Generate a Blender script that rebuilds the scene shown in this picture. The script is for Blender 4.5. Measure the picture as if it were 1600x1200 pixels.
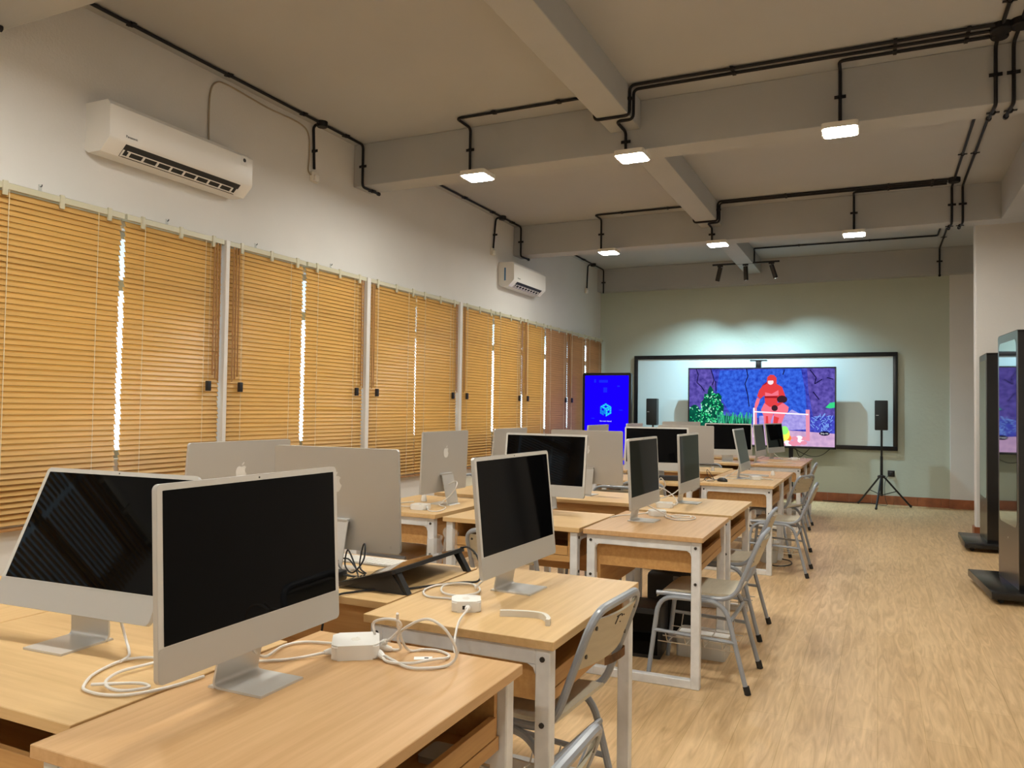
import bpy, bmesh, math, random
from mathutils import Vector, Matrix
R = math.radians
random.seed(7)
for o in list(bpy.data.objects):
    bpy.data.objects.remove(o)
scene = bpy.context.scene
COL = scene.collection

# ------------------------------------------------------------------ camera
cam_d = bpy.data.cameras.new('camera')
cam_d.sensor_width = 36.0
cam_d.lens = 1221.39 / 1600 * 36
cam_d.clip_start = 0.02
cam = bpy.data.objects.new('camera', cam_d)
COL.objects.link(cam)
yaw, pit, rol = -0.437787, 0.029830, 0.014160
cf = Vector((math.sin(yaw) * math.cos(pit), math.cos(yaw) * math.cos(pit), math.sin(pit)))
cr = Vector((math.cos(yaw), -math.sin(yaw), 0))
cu = cr.cross(cf)
c_, s_ = math.cos(rol), math.sin(rol)
r2 = c_ * cr + s_ * cu
u2 = -s_ * cr + c_ * cu
cam.matrix_world = Matrix(((r2.x, u2.x, -cf.x, 0), (r2.y, u2.y, -cf.y, 0), (r2.z, u2.z, -cf.z, 1.336), (0, 0, 0, 1)))
scene.camera = cam

# ------------------------------------------------------------------ world, exposure, tuning
LAMP = 198.0          # radiance of the ceiling lamp diffusers
LAMP_COL = (1.0, 0.975, 0.885)
SPOT_W = 255.0        # track spots, watts
SKY = 4.6
w = bpy.data.worlds.new('world')
scene.world = w
w.use_nodes = True
bg = w.node_tree.nodes['Background']
bg.inputs[0].default_value = (0.72, 0.86, 1.0, 1)
bg.inputs[1].default_value = SKY
scene.view_settings.view_transform = 'Standard'
scene.view_settings.look = 'None'
scene.view_settings.exposure = 0.0
scene.view_settings.gamma = 1.0
scene.view_settings.use_curve_mapping = False
scene.cycles.use_denoising = True
scene.cycles.max_bounces = 8
scene.cycles.diffuse_bounces = 5
scene.cycles.sample_clamp_indirect = 6.0

# ------------------------------------------------------------------ materials
MATS = {}
def lin(c):
    return tuple(((v / 255) / 12.92 if v / 255 <= 0.04045 else ((v / 255 + 0.055) / 1.055) ** 2.4) for v in c)
def pmat(name, rgb, rough=0.5, metal=0.0, noise=0.0, nscale=8.0, bump=0.0, bscale=200.0, spec=0.5, coat=0.0, stretch=None):
    m = bpy.data.materials.new(name)
    m.use_nodes = True
    nt = m.node_tree
    b = nt.nodes['Principled BSDF']
    b.inputs['Roughness'].default_value = rough
    b.inputs['Metallic'].default_value = metal
    b.inputs['Specular IOR Level'].default_value = spec
    b.inputs['Coat Weight'].default_value = coat
    b.inputs['Base Color'].default_value = (*rgb, 1)
    if noise or bump:
        tc = nt.nodes.new('ShaderNodeTexCoord')
        mp = nt.nodes.new('ShaderNodeMapping')
        nt.links.new(tc.outputs['Object'], mp.inputs[0])
        if stretch:
            mp.inputs['Scale'].default_value = stretch
    if noise:
        n = nt.nodes.new('ShaderNodeTexNoise')
        n.inputs['Scale'].default_value = nscale
        n.inputs['Detail'].default_value = 5
        nt.links.new(mp.outputs[0], n.inputs['Vector'])
        r = nt.nodes.new('ShaderNodeValToRGB')
        r.color_ramp.elements[0].position = 0.3
        r.color_ramp.elements[1].position = 0.7
        r.color_ramp.elements[0].color = (*[v * (1 - noise) for v in rgb], 1)
        r.color_ramp.elements[1].color = (*[min(1, v * (1 + noise)) for v in rgb], 1)
        nt.links.new(n.outputs['Fac'], r.inputs[0])
        nt.links.new(r.outputs[0], b.inputs['Base Color'])
    if bump:
        n2 = nt.nodes.new('ShaderNodeTexNoise')
        n2.inputs['Scale'].default_value = bscale
        n2.inputs['Detail'].default_value = 4
        nt.links.new(mp.outputs[0], n2.inputs['Vector'])
        bp = nt.nodes.new('ShaderNodeBump')
        bp.inputs['Strength'].default_value = bump
        bp.inputs['Distance'].default_value = 0.01
        nt.links.new(n2.outputs['Fac'], bp.inputs['Height'])
        nt.links.new(bp.outputs[0], b.inputs['Normal'])
    MATS[name] = m
    return m
def emat(name, rgb, strength=1.0, noise_to=None, nscale=5.0):
    m = bpy.data.materials.new(name)
    m.use_nodes = True
    nt = m.node_tree
    nt.nodes.remove(nt.nodes['Principled BSDF'])
    e = nt.nodes.new('ShaderNodeEmission')
    e.inputs[0].default_value = (*rgb, 1)
    e.inputs[1].default_value = strength
    nt.links.new(e.outputs[0], nt.nodes['Material Output'].inputs[0])
    if noise_to:
        tc = nt.nodes.new('ShaderNodeTexCoord')
        n = nt.nodes.new('ShaderNodeTexNoise')
        n.inputs['Scale'].default_value = nscale
        n.inputs['Detail'].default_value = 7
        nt.links.new(tc.outputs['Object'], n.inputs['Vector'])
        r = nt.nodes.new('ShaderNodeValToRGB')
        r.color_ramp.elements[0].position = 0.32
        r.color_ramp.elements[1].position = 0.68
        r.color_ramp.elements[0].color = (*rgb, 1)
        r.color_ramp.elements[1].color = (*noise_to, 1)
        nt.links.new(n.outputs['Fac'], r.inputs[0])
        nt.links.new(r.outputs[0], e.inputs[0])
    MATS[name] = m
    return m
def wood(name, light, dark, rough=0.42, axis='X', gscale=1.0):
    """fine straight grain running along one object axis"""
    m = bpy.data.materials.new(name)
    m.use_nodes = True
    nt = m.node_tree
    b = nt.nodes['Principled BSDF']
    tc = nt.nodes.new('ShaderNodeTexCoord')
    mp = nt.nodes.new('ShaderNodeMapping')
    st = {'X': (1.2, 22, 22), 'Y': (22, 1.2, 22), 'Z': (22, 22, 1.2)}[axis]
    mp.inputs['Scale'].default_value = [v * gscale for v in st]
    nt.links.new(tc.outputs['Object'], mp.inputs[0])
    n = nt.nodes.new('ShaderNodeTexNoise')
    n.inputs['Scale'].default_value = 2.2
    n.inputs['Detail'].default_value = 8
    n.inputs['Roughness'].default_value = 0.62
    nt.links.new(mp.outputs[0], n.inputs['Vector'])
    r = nt.nodes.new('ShaderNodeValToRGB')
    r.color_ramp.elements[0].position = 0.3
    r.color_ramp.elements[1].position = 0.68
    r.color_ramp.elements[0].color = (*dark, 1)
    r.color_ramp.elements[1].color = (*light, 1)
    nt.links.new(n.outputs['Fac'], r.inputs[0])
    nt.links.new(r.outputs[0], b.inputs['Base Color'])
    b.inputs['Roughness'].default_value = rough
    MATS[name] = m
    return m
def floor_mat():
    m = bpy.data.materials.new('oak_vinyl_planks')
    m.use_nodes = True
    nt = m.node_tree
    b = nt.nodes['Principled BSDF']
    tc = nt.nodes.new('ShaderNodeTexCoord')
    mp = nt.nodes.new('ShaderNodeMapping')
    mp.inputs['Rotation'].default_value = (0, 0, R(90))
    nt.links.new(tc.outputs['Object'], mp.inputs[0])
    br = nt.nodes.new('ShaderNodeTexBrick')
    br.offset = 0.37
    br.inputs['Scale'].default_value = 1.0
    br.inputs['Brick Width'].default_value = 1.22
    br.inputs['Row Height'].default_value = 0.18
    br.inputs['Mortar Size'].default_value = 0.0012
    br.inputs['Color1'].default_value = (*lin((226, 194, 149)), 1)
    br.inputs['Color2'].default_value = (*lin((218, 185, 139)), 1)
    br.inputs['Mortar'].default_value = (*lin((196, 163, 110)), 1)
    nt.links.new(mp.outputs[0], br.inputs['Vector'])
    m2 = nt.nodes.new('ShaderNodeMapping')
    m2.inputs['Scale'].default_value = (15, 1.5, 15)
    nt.links.new(tc.outputs['Object'], m2.inputs[0])
    n = nt.nodes.new('ShaderNodeTexNoise')
    n.inputs['Scale'].default_value = 1.7
    n.inputs['Detail'].default_value = 8
    n.inputs['Distortion'].default_value = 1.6
    nt.links.new(m2.outputs[0], n.inputs['Vector'])
    r = nt.nodes.new('ShaderNodeValToRGB')
    r.color_ramp.elements[0].position = 0.28
    r.color_ramp.elements[1].position = 0.66
    r.color_ramp.elements[0].color = (0.62, 0.55, 0.46, 1)
    r.color_ramp.elements[1].color = (1, 1, 1, 1)
    nt.links.new(n.outputs['Fac'], r.inputs[0])
    mx = nt.nodes.new('ShaderNodeMix')
    mx.data_type = 'RGBA'
    mx.blend_type = 'MULTIPLY'
    mx.inputs[0].default_value = 0.8
    nt.links.new(br.outputs['Color'], mx.inputs[6])
    nt.links.new(r.outputs[0], mx.inputs[7])
    nt.links.new(mx.outputs[2], b.inputs['Base Color'])
    b.inputs['Roughness'].default_value = 0.38
    b.inputs['Specular IOR Level'].default_value = 0.4
    MATS['floor'] = m
def slat_mat(name, rgb, trans):
    m = bpy.data.materials.new(name)
    m.use_nodes = True
    nt = m.node_tree
    nt.nodes.remove(nt.nodes['Principled BSDF'])
    tc = nt.nodes.new('ShaderNodeTexCoord')
    mp = nt.nodes.new('ShaderNodeMapping')
    mp.inputs['Scale'].default_value = (30, 1.0, 30)
    nt.links.new(tc.outputs['Object'], mp.inputs[0])
    n = nt.nodes.new('ShaderNodeTexNoise')
    n.inputs['Scale'].default_value = 3
    n.inputs['Detail'].default_value = 5
    nt.links.new(mp.outputs[0], n.inputs['Vector'])
    r = nt.nodes.new('ShaderNodeValToRGB')
    r.color_ramp.elements[0].position = 0.3
    r.color_ramp.elements[1].position = 0.7
    r.color_ramp.elements[0].color = (*[v * 0.9 for v in rgb], 1)
    r.color_ramp.elements[1].color = (*[v * 1.05 for v in rgb], 1)
    nt.links.new(n.outputs['Fac'], r.inputs[0])
    d = nt.nodes.new('ShaderNodeBsdfDiffuse')
    t = nt.nodes.new('ShaderNodeBsdfTranslucent')
    nt.links.new(r.outputs[0], d.inputs[0])
    nt.links.new(r.outputs[0], t.inputs[0])
    mx = nt.nodes.new('ShaderNodeMixShader')
    mx.inputs[0].default_value = trans
    nt.links.new(d.outputs[0], mx.inputs[1])
    nt.links.new(t.outputs[0], mx.inputs[2])
    g = nt.nodes.new('ShaderNodeBsdfGlossy')
    g.inputs['Roughness'].default_value = 0.35
    mx2 = nt.nodes.new('ShaderNodeMixShader')
    mx2.inputs[0].default_value = 0.04
    nt.links.new(mx.outputs[0], mx2.inputs[1])
    nt.links.new(g.outputs[0], mx2.inputs[2])
    nt.links.new(mx2.outputs[0], nt.nodes['Material Output'].inputs[0])
    MATS[name] = m
def glass_mat():
    m = bpy.data.materials.new('window_glass')
    m.use_nodes = True
    nt = m.node_tree
    nt.nodes.remove(nt.nodes['Principled BSDF'])
    t = nt.nodes.new('ShaderNodeBsdfTransparent')
    t.inputs[0].default_value = (0.9, 0.95, 0.95, 1)
    g = nt.nodes.new('ShaderNodeBsdfGlossy')
    g.inputs['Roughness'].default_value = 0.02
    f = nt.nodes.new('ShaderNodeFresnel')
    f.inputs[0].default_value = 1.45
    mx = nt.nodes.new('ShaderNodeMixShader')
    ge = nt.nodes.new('ShaderNodeNewGeometry')
    mu = nt.nodes.new('ShaderNodeMath')
    mu.operation = 'SUBTRACT'
    mu.use_clamp = True
    nt.links.new(f.outputs[0], mu.inputs[0])
    nt.links.new(ge.outputs['Backfacing'], mu.inputs[1])
    nt.links.new(mu.outputs[0], mx.inputs[0])
    nt.links.new(t.outputs[0], mx.inputs[1])
    nt.links.new(g.outputs[0], mx.inputs[2])
    nt.links.new(mx.outputs[0], nt.nodes['Material Output'].inputs[0])
    MATS['glass'] = m

pmat('wall', (0.70, 0.685, 0.66), 0.85, noise=0.03, nscale=1.5, bump=0.12, bscale=60)
pmat('ceiling', (0.42, 0.425, 0.43), 0.9, noise=0.03, nscale=1.2, bump=0.05, bscale=60)
pmat('beam', (0.41, 0.415, 0.415), 0.85, noise=0.03, nscale=2, bump=0.08, bscale=50)
pmat('green_wall', (0.50, 0.54, 0.45), 0.85, noise=0.03, nscale=1.5, bump=0.25, bscale=22)
pmat('terracotta', (0.30, 0.095, 0.035), 0.35, noise=0.25, nscale=9)
floor_mat()
wood('beech', lin((216, 182, 132)), lin((202, 166, 114)))
wood('beech_warm', lin((208, 169, 122)), lin((193, 152, 104)))
wood('beech_body', lin((198, 154, 96)), lin((178, 132, 78)), rough=0.5)
pmat('white_steel', (0.72, 0.73, 0.74), 0.42, noise=0.10, nscale=14, bump=0.05, bscale=40)
pmat('grey_steel', (0.30, 0.325, 0.365), 0.28, noise=0.05, nscale=20)
pmat('ply', (0.50, 0.45, 0.34), 0.5, noise=0.06, nscale=4, stretch=(2, 14, 14))
pmat('silver', (0.55, 0.54, 0.52), 0.42, metal=0.45)
pmat('silver_dark', (0.62, 0.615, 0.60), 0.36, metal=0.45)
pmat('chin', (0.50, 0.49, 0.465), 0.35, metal=0.15)
pmat('bezel', (0.66, 0.65, 0.62), 0.25)
pmat('screen_black', (0.0015, 0.0015, 0.002), 0.03, spec=0.09)
pmat('logo_silver', (0.86, 0.855, 0.84), 0.18, metal=0.1)
pmat('white_plastic', (0.80, 0.79, 0.76), 0.3)
pmat('cable_white', (0.74, 0.71, 0.67), 0.45)
pmat('offwhite', (0.72, 0.69, 0.62), 0.5)
pmat('black_plastic', (0.012, 0.012, 0.014), 0.4)
pmat('pipe_black', (0.009, 0.008, 0.010), 0.55, spec=0.3)
pmat('black_satin', (0.010, 0.010, 0.011), 0.3)
pmat('rubber', (0.015, 0.014, 0.013), 0.7)
pmat('dark_metal', (0.05, 0.05, 0.055), 0.3, metal=0.8)
pmat('screw', (0.07, 0.065, 0.06), 0.35, metal=0.7)
pmat('wire', (0.62, 0.60, 0.56), 0.3, metal=0.8)
pmat('ac_white', (0.80, 0.78, 0.74), 0.3)
pmat('ac_dark', (0.02, 0.02, 0.02), 0.6)
pmat('blue_sticker', (0.03, 0.16, 0.35), 0.4)
pmat('headrail', (0.55, 0.52, 0.38), 0.35)
pmat('wand', (0.36, 0.18, 0.06), 0.45)
pmat('cord', (0.80, 0.72, 0.52), 0.7)
pmat('cable_beige', (0.36, 0.29, 0.20), 0.6)
pmat('post_white', (0.72, 0.70, 0.67), 0.5)
pmat('whiteboard', (0.68, 0.79, 0.79), 0.22, spec=0.4)
pmat('brown_strip', (0.25, 0.13, 0.055), 0.6, noise=0.4, nscale=30)
pmat('kiosk_black', (0.006, 0.006, 0.007), 0.22)
pmat('kiosk_glass', (0.02, 0.022, 0.024), 0.04, spec=0.9, coat=1.0)
pmat('kiosk_metal', (0.20, 0.175, 0.145), 0.3, metal=0.9)
pmat('paper', (0.82, 0.82, 0.80), 0.8)
pmat('clear_plastic', (0.55, 0.56, 0.54), 0.2)
pmat('alu_frame', (0.45, 0.46, 0.46), 0.4, metal=0.5)
slat_mat('slat', lin((228, 187, 116)), 0.36)
slat_mat('slat_rose', lin((208, 164, 122)), 0.28)
pmat('slat_edge_shade', (0.16, 0.085, 0.028), 0.6)  # dark bamboo edge, its tone deepened to paint the shade lines between slats
glass_mat()
emat('lamp_glow', LAMP_COL, LAMP)
emat('spot_glow', (0.8, 0.93, 1.0), 12.0)
emat('led_white', (0.9, 0.95, 1.0), 1.0)

# ------------------------------------------------------------------ mesh builder
class B:
    def __init__(self):
        self.bm = bmesh.new()
        self.mi = 0
        self.M = Matrix.Identity(4)
    def v(self, p):
        return self.bm.verts.new(self.M @ Vector(p))
    def f(self, vs):
        try:
            fc = self.bm.faces.new(vs)
            fc.material_index = self.mi
            return fc
        except ValueError:
            return None
    def box(self, lo, hi, bev=0.0, seg=2):
        lo, hi = Vector(lo), Vector(hi)
        if bev <= 0:
            vs = [self.v((x, y, z)) for x in (lo.x, hi.x) for y in (lo.y, hi.y) for z in (lo.z, hi.z)]
            for q in ((0, 1, 3, 2), (4, 6, 7, 5), (0, 4, 5, 1), (2, 3, 7, 6), (0, 2, 6, 4), (1, 5, 7, 3)):
                self.f([vs[i] for i in q])
            return self
        t = bmesh.new()
        bmesh.ops.create_cube(t, size=1)
        for v in t.verts:
            v.co = Vector(((lo.x + hi.x) / 2 + v.co.x * (hi.x - lo.x), (lo.y + hi.y) / 2 + v.co.y * (hi.y - lo.y), (lo.z + hi.z) / 2 + v.co.z * (hi.z - lo.z)))
        bmesh.ops.bevel(t, geom=t.edges[:] , offset=bev, segments=seg, affect='EDGES', profile=0.5)
        self.merge(t)
        return self
    def merge(self, t):
        mp = {v: self.v(v.co) for v in t.verts}
        for fc in t.faces:
            self.f([mp[v] for v in fc.verts])
        t.free()
    def prism(self, poly, h0, h1, axes='XYZ'):
        """extrude a 2-D polygon; axes gives where (u, v, height) go"""
        ix = ['XYZ'.index(a) for a in axes]
        def P(u, v, h):
            p = [0, 0, 0]
            p[ix[0]], p[ix[1]], p[ix[2]] = u, v, h
            return p
        a = [self.v(P(u, v, h0)) for u, v in poly]
        b = [self.v(P(u, v, h1)) for u, v in poly]
        n = len(poly)
        self.f(a[::-1])
        self.f(b)
        for i in range(n):
            self.f([a[i], a[(i + 1) % n], b[(i + 1) % n], b[i]])
        return self
    def tube(self, pts, r, seg=8, cap=True):
        pts = [Vector(p) for p in pts]
        q = [pts[0]]
        for p in pts[1:]:
            if (p - q[-1]).length > 1e-5:
                q.append(p)
        pts = q
        n = len(pts)
        if n < 2:
            return self
        rings = []
        t0 = (pts[1] - pts[0]).normalized()
        up = Vector((0, 0, 1)) if abs(t0.z) < 0.9 else Vector((1, 0, 0))
        nrm = (up - t0 * up.dot(t0)).normalized()
        for i in range(n):
            if i == 0:
                t = t0
            elif i == n - 1:
                t = (pts[i] - pts[i - 1]).normalized()
            else:
                t = ((pts[i + 1] - pts[i]).normalized() + (pts[i] - pts[i - 1]).normalized())
                t = t.normalized() if t.length > 1e-6 else (pts[i + 1] - pts[i]).normalized()
            nrm = nrm - t * nrm.dot(t)
            nrm = nrm.normalized() if nrm.length > 1e-6 else t.orthogonal().normalized()
            bn = t.cross(nrm)
            rr = r[i] if isinstance(r, (list, tuple)) else r
            rings.append([self.v(pts[i] + (nrm * math.cos(a) + bn * math.sin(a)) * rr) for a in [2 * math.pi * k / seg for k in range(seg)]])
        for a, b in zip(rings, rings[1:]):
            for k in range(seg):
                self.f([a[k], a[(k + 1) % seg], b[(k + 1) % seg], b[k]])
        if cap:
            self.f(rings[0][::-1])
            self.f(rings[-1])
        return self
    def cyl(self, p0, p1, r, seg=16):
        return self.tube([p0, p1], r, seg)
    def lathe(self, prof, seg=20, c=(0, 0, 0)):
        rings = []
        for rr, z in prof:
            rings.append([self.v((c[0] + rr * math.cos(2 * math.pi * k / seg), c[1] + rr * math.sin(2 * math.pi * k / seg), c[2] + z)) for k in range(seg)])
        for a, b in zip(rings, rings[1:]):
            for k in range(seg):
                self.f([a[k], a[(k + 1) % seg], b[(k + 1) % seg], b[k]])
        self.f(rings[0][::-1])
        self.f(rings[-1])
        return self
    def quad(self, a, b, c, d):
        self.f([self.v(a), self.v(b), self.v(c), self.v(d)])
        return self
    def build(self, name, mat, parent=None, loc=None, smooth=35):
        bmesh.ops.recalc_face_normals(self.bm, faces=self.bm.faces[:])
        me = bpy.data.meshes.new(name)
        self.bm.to_mesh(me)
        self.bm.free()
        for m in (mat if isinstance(mat, (list, tuple)) else [mat]):
            me.materials.append(MATS[m])
        if smooth:
            me.polygons.foreach_set('use_smooth', [True] * len(me.polygons))
            me.set_sharp_from_angle(angle=R(smooth))
        o = bpy.data.objects.new(name, me)
        COL.objects.link(o)
        if parent:
            o.parent = parent
        if loc:
            o.location = loc
        return o

def rrect(w, h, r, n=5, cx=0, cy=0):
    out = []
    for sx, sy, a0 in ((1, 1, 0), (-1, 1, 90), (-1, -1, 180), (1, -1, 270)):
        for k in range(n + 1):
            a = R(a0 + 90 * k / n)
            out.append((cx + sx * (w / 2 - r) + r * math.cos(a), cy + sy * (h / 2 - r) + r * math.sin(a)))
    return out
def fillet(pts, r, n=5):
    pts = [Vector(p) for p in pts]
    out = [pts[0]]
    for a, b, c in zip(pts, pts[1:], pts[2:]):
        d1, d2 = (a - b), (c - b)
        rr = min(r, d1.length * 0.48, d2.length * 0.48)
        p, q = b + d1.normalized() * rr, b + d2.normalized() * rr
        for k in range(n + 1):
            t = k / n
            out.append((1 - t) ** 2 * p + 2 * t * (1 - t) * b + t * t * q)
    out.append(pts[-1])
    return out
def spline(pts, n=6):
    P = [Vector(p) for p in pts]
    P = [P[0] * 2 - P[1]] + P + [P[-1] * 2 - P[-2]]
    out = []
    for i in range(1, len(P) - 2):
        a, b, c, d = P[i - 1:i + 3]
        for k in range(n):
            t = k / n
            out.append(0.5 * ((2 * b) + (c - a) * t + (2 * a - 5 * b + 4 * c - d) * t * t + (3 * b - a - 3 * c + d) * t ** 3))
    out.append(P[-2])
    return out
def tag(o, label, cat, group=None, kind=None):
    o['label'] = label
    o['category'] = cat
    if group:
        o['group'] = group
    if kind:
        o['kind'] = kind
    return o
def thing(name, label, cat, loc=(0, 0, 0), rz=0.0, group=None):
    o = bpy.data.objects.new(name, None)
    o.empty_display_size = 0.05
    COL.objects.link(o)
    o.location = loc
    o.rotation_euler = (0, 0, R(rz))
    return tag(o, label, cat, group)
def dup(root, loc, rz, label, group=None):
    r = root.copy()
    COL.objects.link(r)
    r.location = loc
    r.rotation_euler = (0, 0, R(rz))
    r['label'] = label
    if group:
        r['group'] = group
    for ch in list(root.children):
        c = ch.copy()
        COL.objects.link(c)
        c.parent = r
        for g in list(ch.children):
            d = g.copy()
            COL.objects.link(d)
            d.parent = c
    return r
def struct(name, b, mat, label, cat, smooth=0):
    return tag(b.build(name, mat, smooth=smooth), label, cat, kind='structure')
def text_mesh(name, body, size, mat, parent, M, depth=0.0004, align='CENTER'):
    cu_ = bpy.data.curves.new(name, 'FONT')
    cu_.body = body
    cu_.size = size
    cu_.extrude = depth
    cu_.align_x = align
    cu_.align_y = 'CENTER'
    t = bpy.data.objects.new(name + '_src', cu_)
    COL.objects.link(t)
    me = bpy.data.meshes.new_from_object(t.evaluated_get(bpy.context.evaluated_depsgraph_get()))
    bpy.data.objects.remove(t)
    me.transform(M)
    me.materials.clear()
    me.materials.append(MATS[mat])
    o = bpy.data.objects.new(name, me)
    COL.objects.link(o)
    o.parent = parent
    return o

# ------------------------------------------------------------------ room shell
XW, XR, YB, ZC = -4.284, 1.42, 12.68, 3.68
YF = -3.2
XE = 2.7
struct('floor', B().box((XW - 0.2, YF - 0.2, -0.1), (XE + 0.2, YB + 0.2, 0)), 'floor', 'pale oak plank floor running the length of the room', 'floor')
struct('ceiling', B().box((XW - 0.2, YF - 0.2, ZC), (XE + 0.2, YB + 0.2, ZC + 0.15)), 'ceiling', 'flat beige painted ceiling above the beams', 'ceiling')
BAYS = [(-0.99, 0.67), (0.72, 2.40), (2.47, 4.145), (4.185, 5.845), (5.905, 7.59), (7.66, 9.345), (9.365, 11.0), (11.02, 12.60)]
ZS, ZH = 0.98, 2.42
b = B()
b.box((XW - 0.18, YF - 0.2, 0), (XW, YB + 0.2, ZS))
b.box((XW - 0.18, YF - 0.2, ZH), (XW, YB + 0.2, ZC))
prev = YF - 0.2
for y0, y1 in BAYS:
    b.box((XW - 0.18, prev, ZS), (XW, y0 + 0.06, ZH))
    prev = y1 - 0.06
b.box((XW - 0.18, prev, ZS), (XW, YB + 0.2, ZH))
struct('wall_left', b, 'wall', 'white plastered wall with the row of windows', 'wall')
struct('wall_back', B().box((XW, YB, 0), (XE, YB + 0.15, ZC)), 'green_wall', 'pale green plaster end wall behind the whiteboard', 'wall')
struct('wall_front', B().box((XW, YF - 0.15, 0), (XE, YF, ZC)), 'wall', 'white wall at the near end of the room', 'wall')
struct('wall_right', B().box((XR, YF, 0), (XR + 0.15, 9.86, ZC)), 'wall', 'white wall behind the two black standing displays', 'wall')
struct('wall_alcove', B().box((XE, 9.9, 0), (XE + 0.15, YB, ZC)), 'wall', 'white side wall of the alcove past the pillar', 'wall')
struct('trim_1', B().box((0.965, 9.86, 0), (XE, 10.02, ZC), 0.012), 'wall', 'white wall pillar beyond the standing displays', 'pillar')
struct('trim_2', B().box((0.925, 12.635, 0), (1.6, YB, 3.31), 0.008), 'wall', 'pale pier at the right end of the green wall', 'pillar')
n = 3
for (y0, y1), lab in zip([(-1.10, -0.85), (2.31, 2.56), (5.72, 5.97), (9.14, 9.39), (12.50, YB)],
                         ['grey ceiling beam behind the viewer', 'grey ceiling beam cut by the upper left corner', 'grey cross beam nearest in view with three lamps',
                          'grey cross beam midway down the room with three lamps', 'grey beam along the top of the green wall']):
    x1 = XE if y0 > 9 else XR
    struct('trim_%d' % n, B().box((XW, y0, 3.30), (x1, y1, ZC), 0.006), 'beam', lab, 'beam')
    n += 1
ys = [YF, -1.10, -0.85, 2.31, 2.56, 5.72, 5.97, 9.14, 9.39, 12.50]
for i, lab in enumerate(['behind the viewer', 'over the viewer', 'in the nearest bay', 'in the second bay', 'in the far bay above the track lights']):
    struct('trim_%d' % n, B().box((-1.868, ys[2 * i], 3.46), (-1.630, ys[2 * i + 1], ZC), 0.006), 'beam', 'shallow lengthwise ceiling beam ' + lab, 'beam')
    n += 1
for i, lab in enumerate(['behind the viewer', 'beside the viewer', 'above the near standing display', 'running to the pillar']):
    struct('trim_%d' % n, B().box((1.127, ys[2 * i], 3.30), (XR, ys[2 * i + 1], ZC), 0.006), 'beam', 'deep edge beam along the right wall ' + lab, 'beam')
    n += 1
for y, wd, lab in ((4.165, 0.034, 'between the first and second pair of blinds'), (5.876, 0.052, 'between the second and third pair of blinds'), (7.625, 0.056, 'between the third and fourth pair of blinds')):
    b = B()
    b.box((XW, y - wd / 2, 0.45), (XW + 0.085, y + wd / 2, 2.50), 0.004)
    struct('trim_%d' % n, b, 'post_white', 'slim white upright post ' + lab, 'post')
    n += 1
# baseboards: terracotta tiles
b = B()
x = XW
while x < 0.92:
    b.box((x, YB - 0.016, 0), (min(x + 0.298, 0.922), YB, 0.128), 0.002)
    x += 0.30
x = 0.918
while x < 1.6:
    b.box((x, 12.617, 0), (x + 0.298, 12.637, 0.128), 0.002)
    x += 0.30
struct('baseboard_back', b, 'terracotta', 'terracotta tile skirting along the green wall', 'baseboard')
b = B()
b.box((0.948, 9.842, 0), (XR, 9.862, 0.11), 0.002)
b.box((0.948, 9.862, 0), (0.968, 10.04, 0.11), 0.002)
struct('baseboard_pillar', b, 'terracotta', 'terracotta tile skirting round the foot of the white pillar', 'baseboard')
struct('trim_%d' % n, B().box((XW - 3.2, YF, 2.46), (XW - 0.18, YB + 0.6, 2.58)), 'beam', 'unseen overhang added outside the windows to darken the slat gaps', 'light blocker')  # unseen slab, added so upper slat gaps look out onto something dark
n += 1
# windows
for i, (y0, y1) in enumerate(BAYS):
    a, c = y0 + 0.06, y1 - 0.06
    b = B()
    X0, X1 = XW - 0.12, XW - 0.07
    for lo, hi in (((a, ZS), (c, ZS + 0.05)), ((a, ZH - 0.05), (c, ZH)), ((a, 2.04), (c, 2.11)), ((a, ZS), (a + 0.05, ZH)), ((c - 0.05, ZS), (c, ZH))):
        b.box((X0, lo[0], lo[1]), (X1, hi[0], hi[1]))
    fr = tag(b.build('window_%d' % (i + 1), 'alu_frame', smooth=0), 'window with a high transom behind ' + ['the blinds behind the viewer', 'the blinds beside the viewer', 'the first blinds in view', 'the second pair of blinds', 'the third pair of blinds', 'the fourth pair of blinds', 'the fifth pair of blinds', 'the last pair of blinds'][i], 'window', kind='structure')
    B().box((XW - 0.10, a + 0.02, ZS + 0.02), (XW - 0.094, c - 0.02, ZH - 0.02)).build('glass_pane', 'glass', fr, smooth=0)
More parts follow.
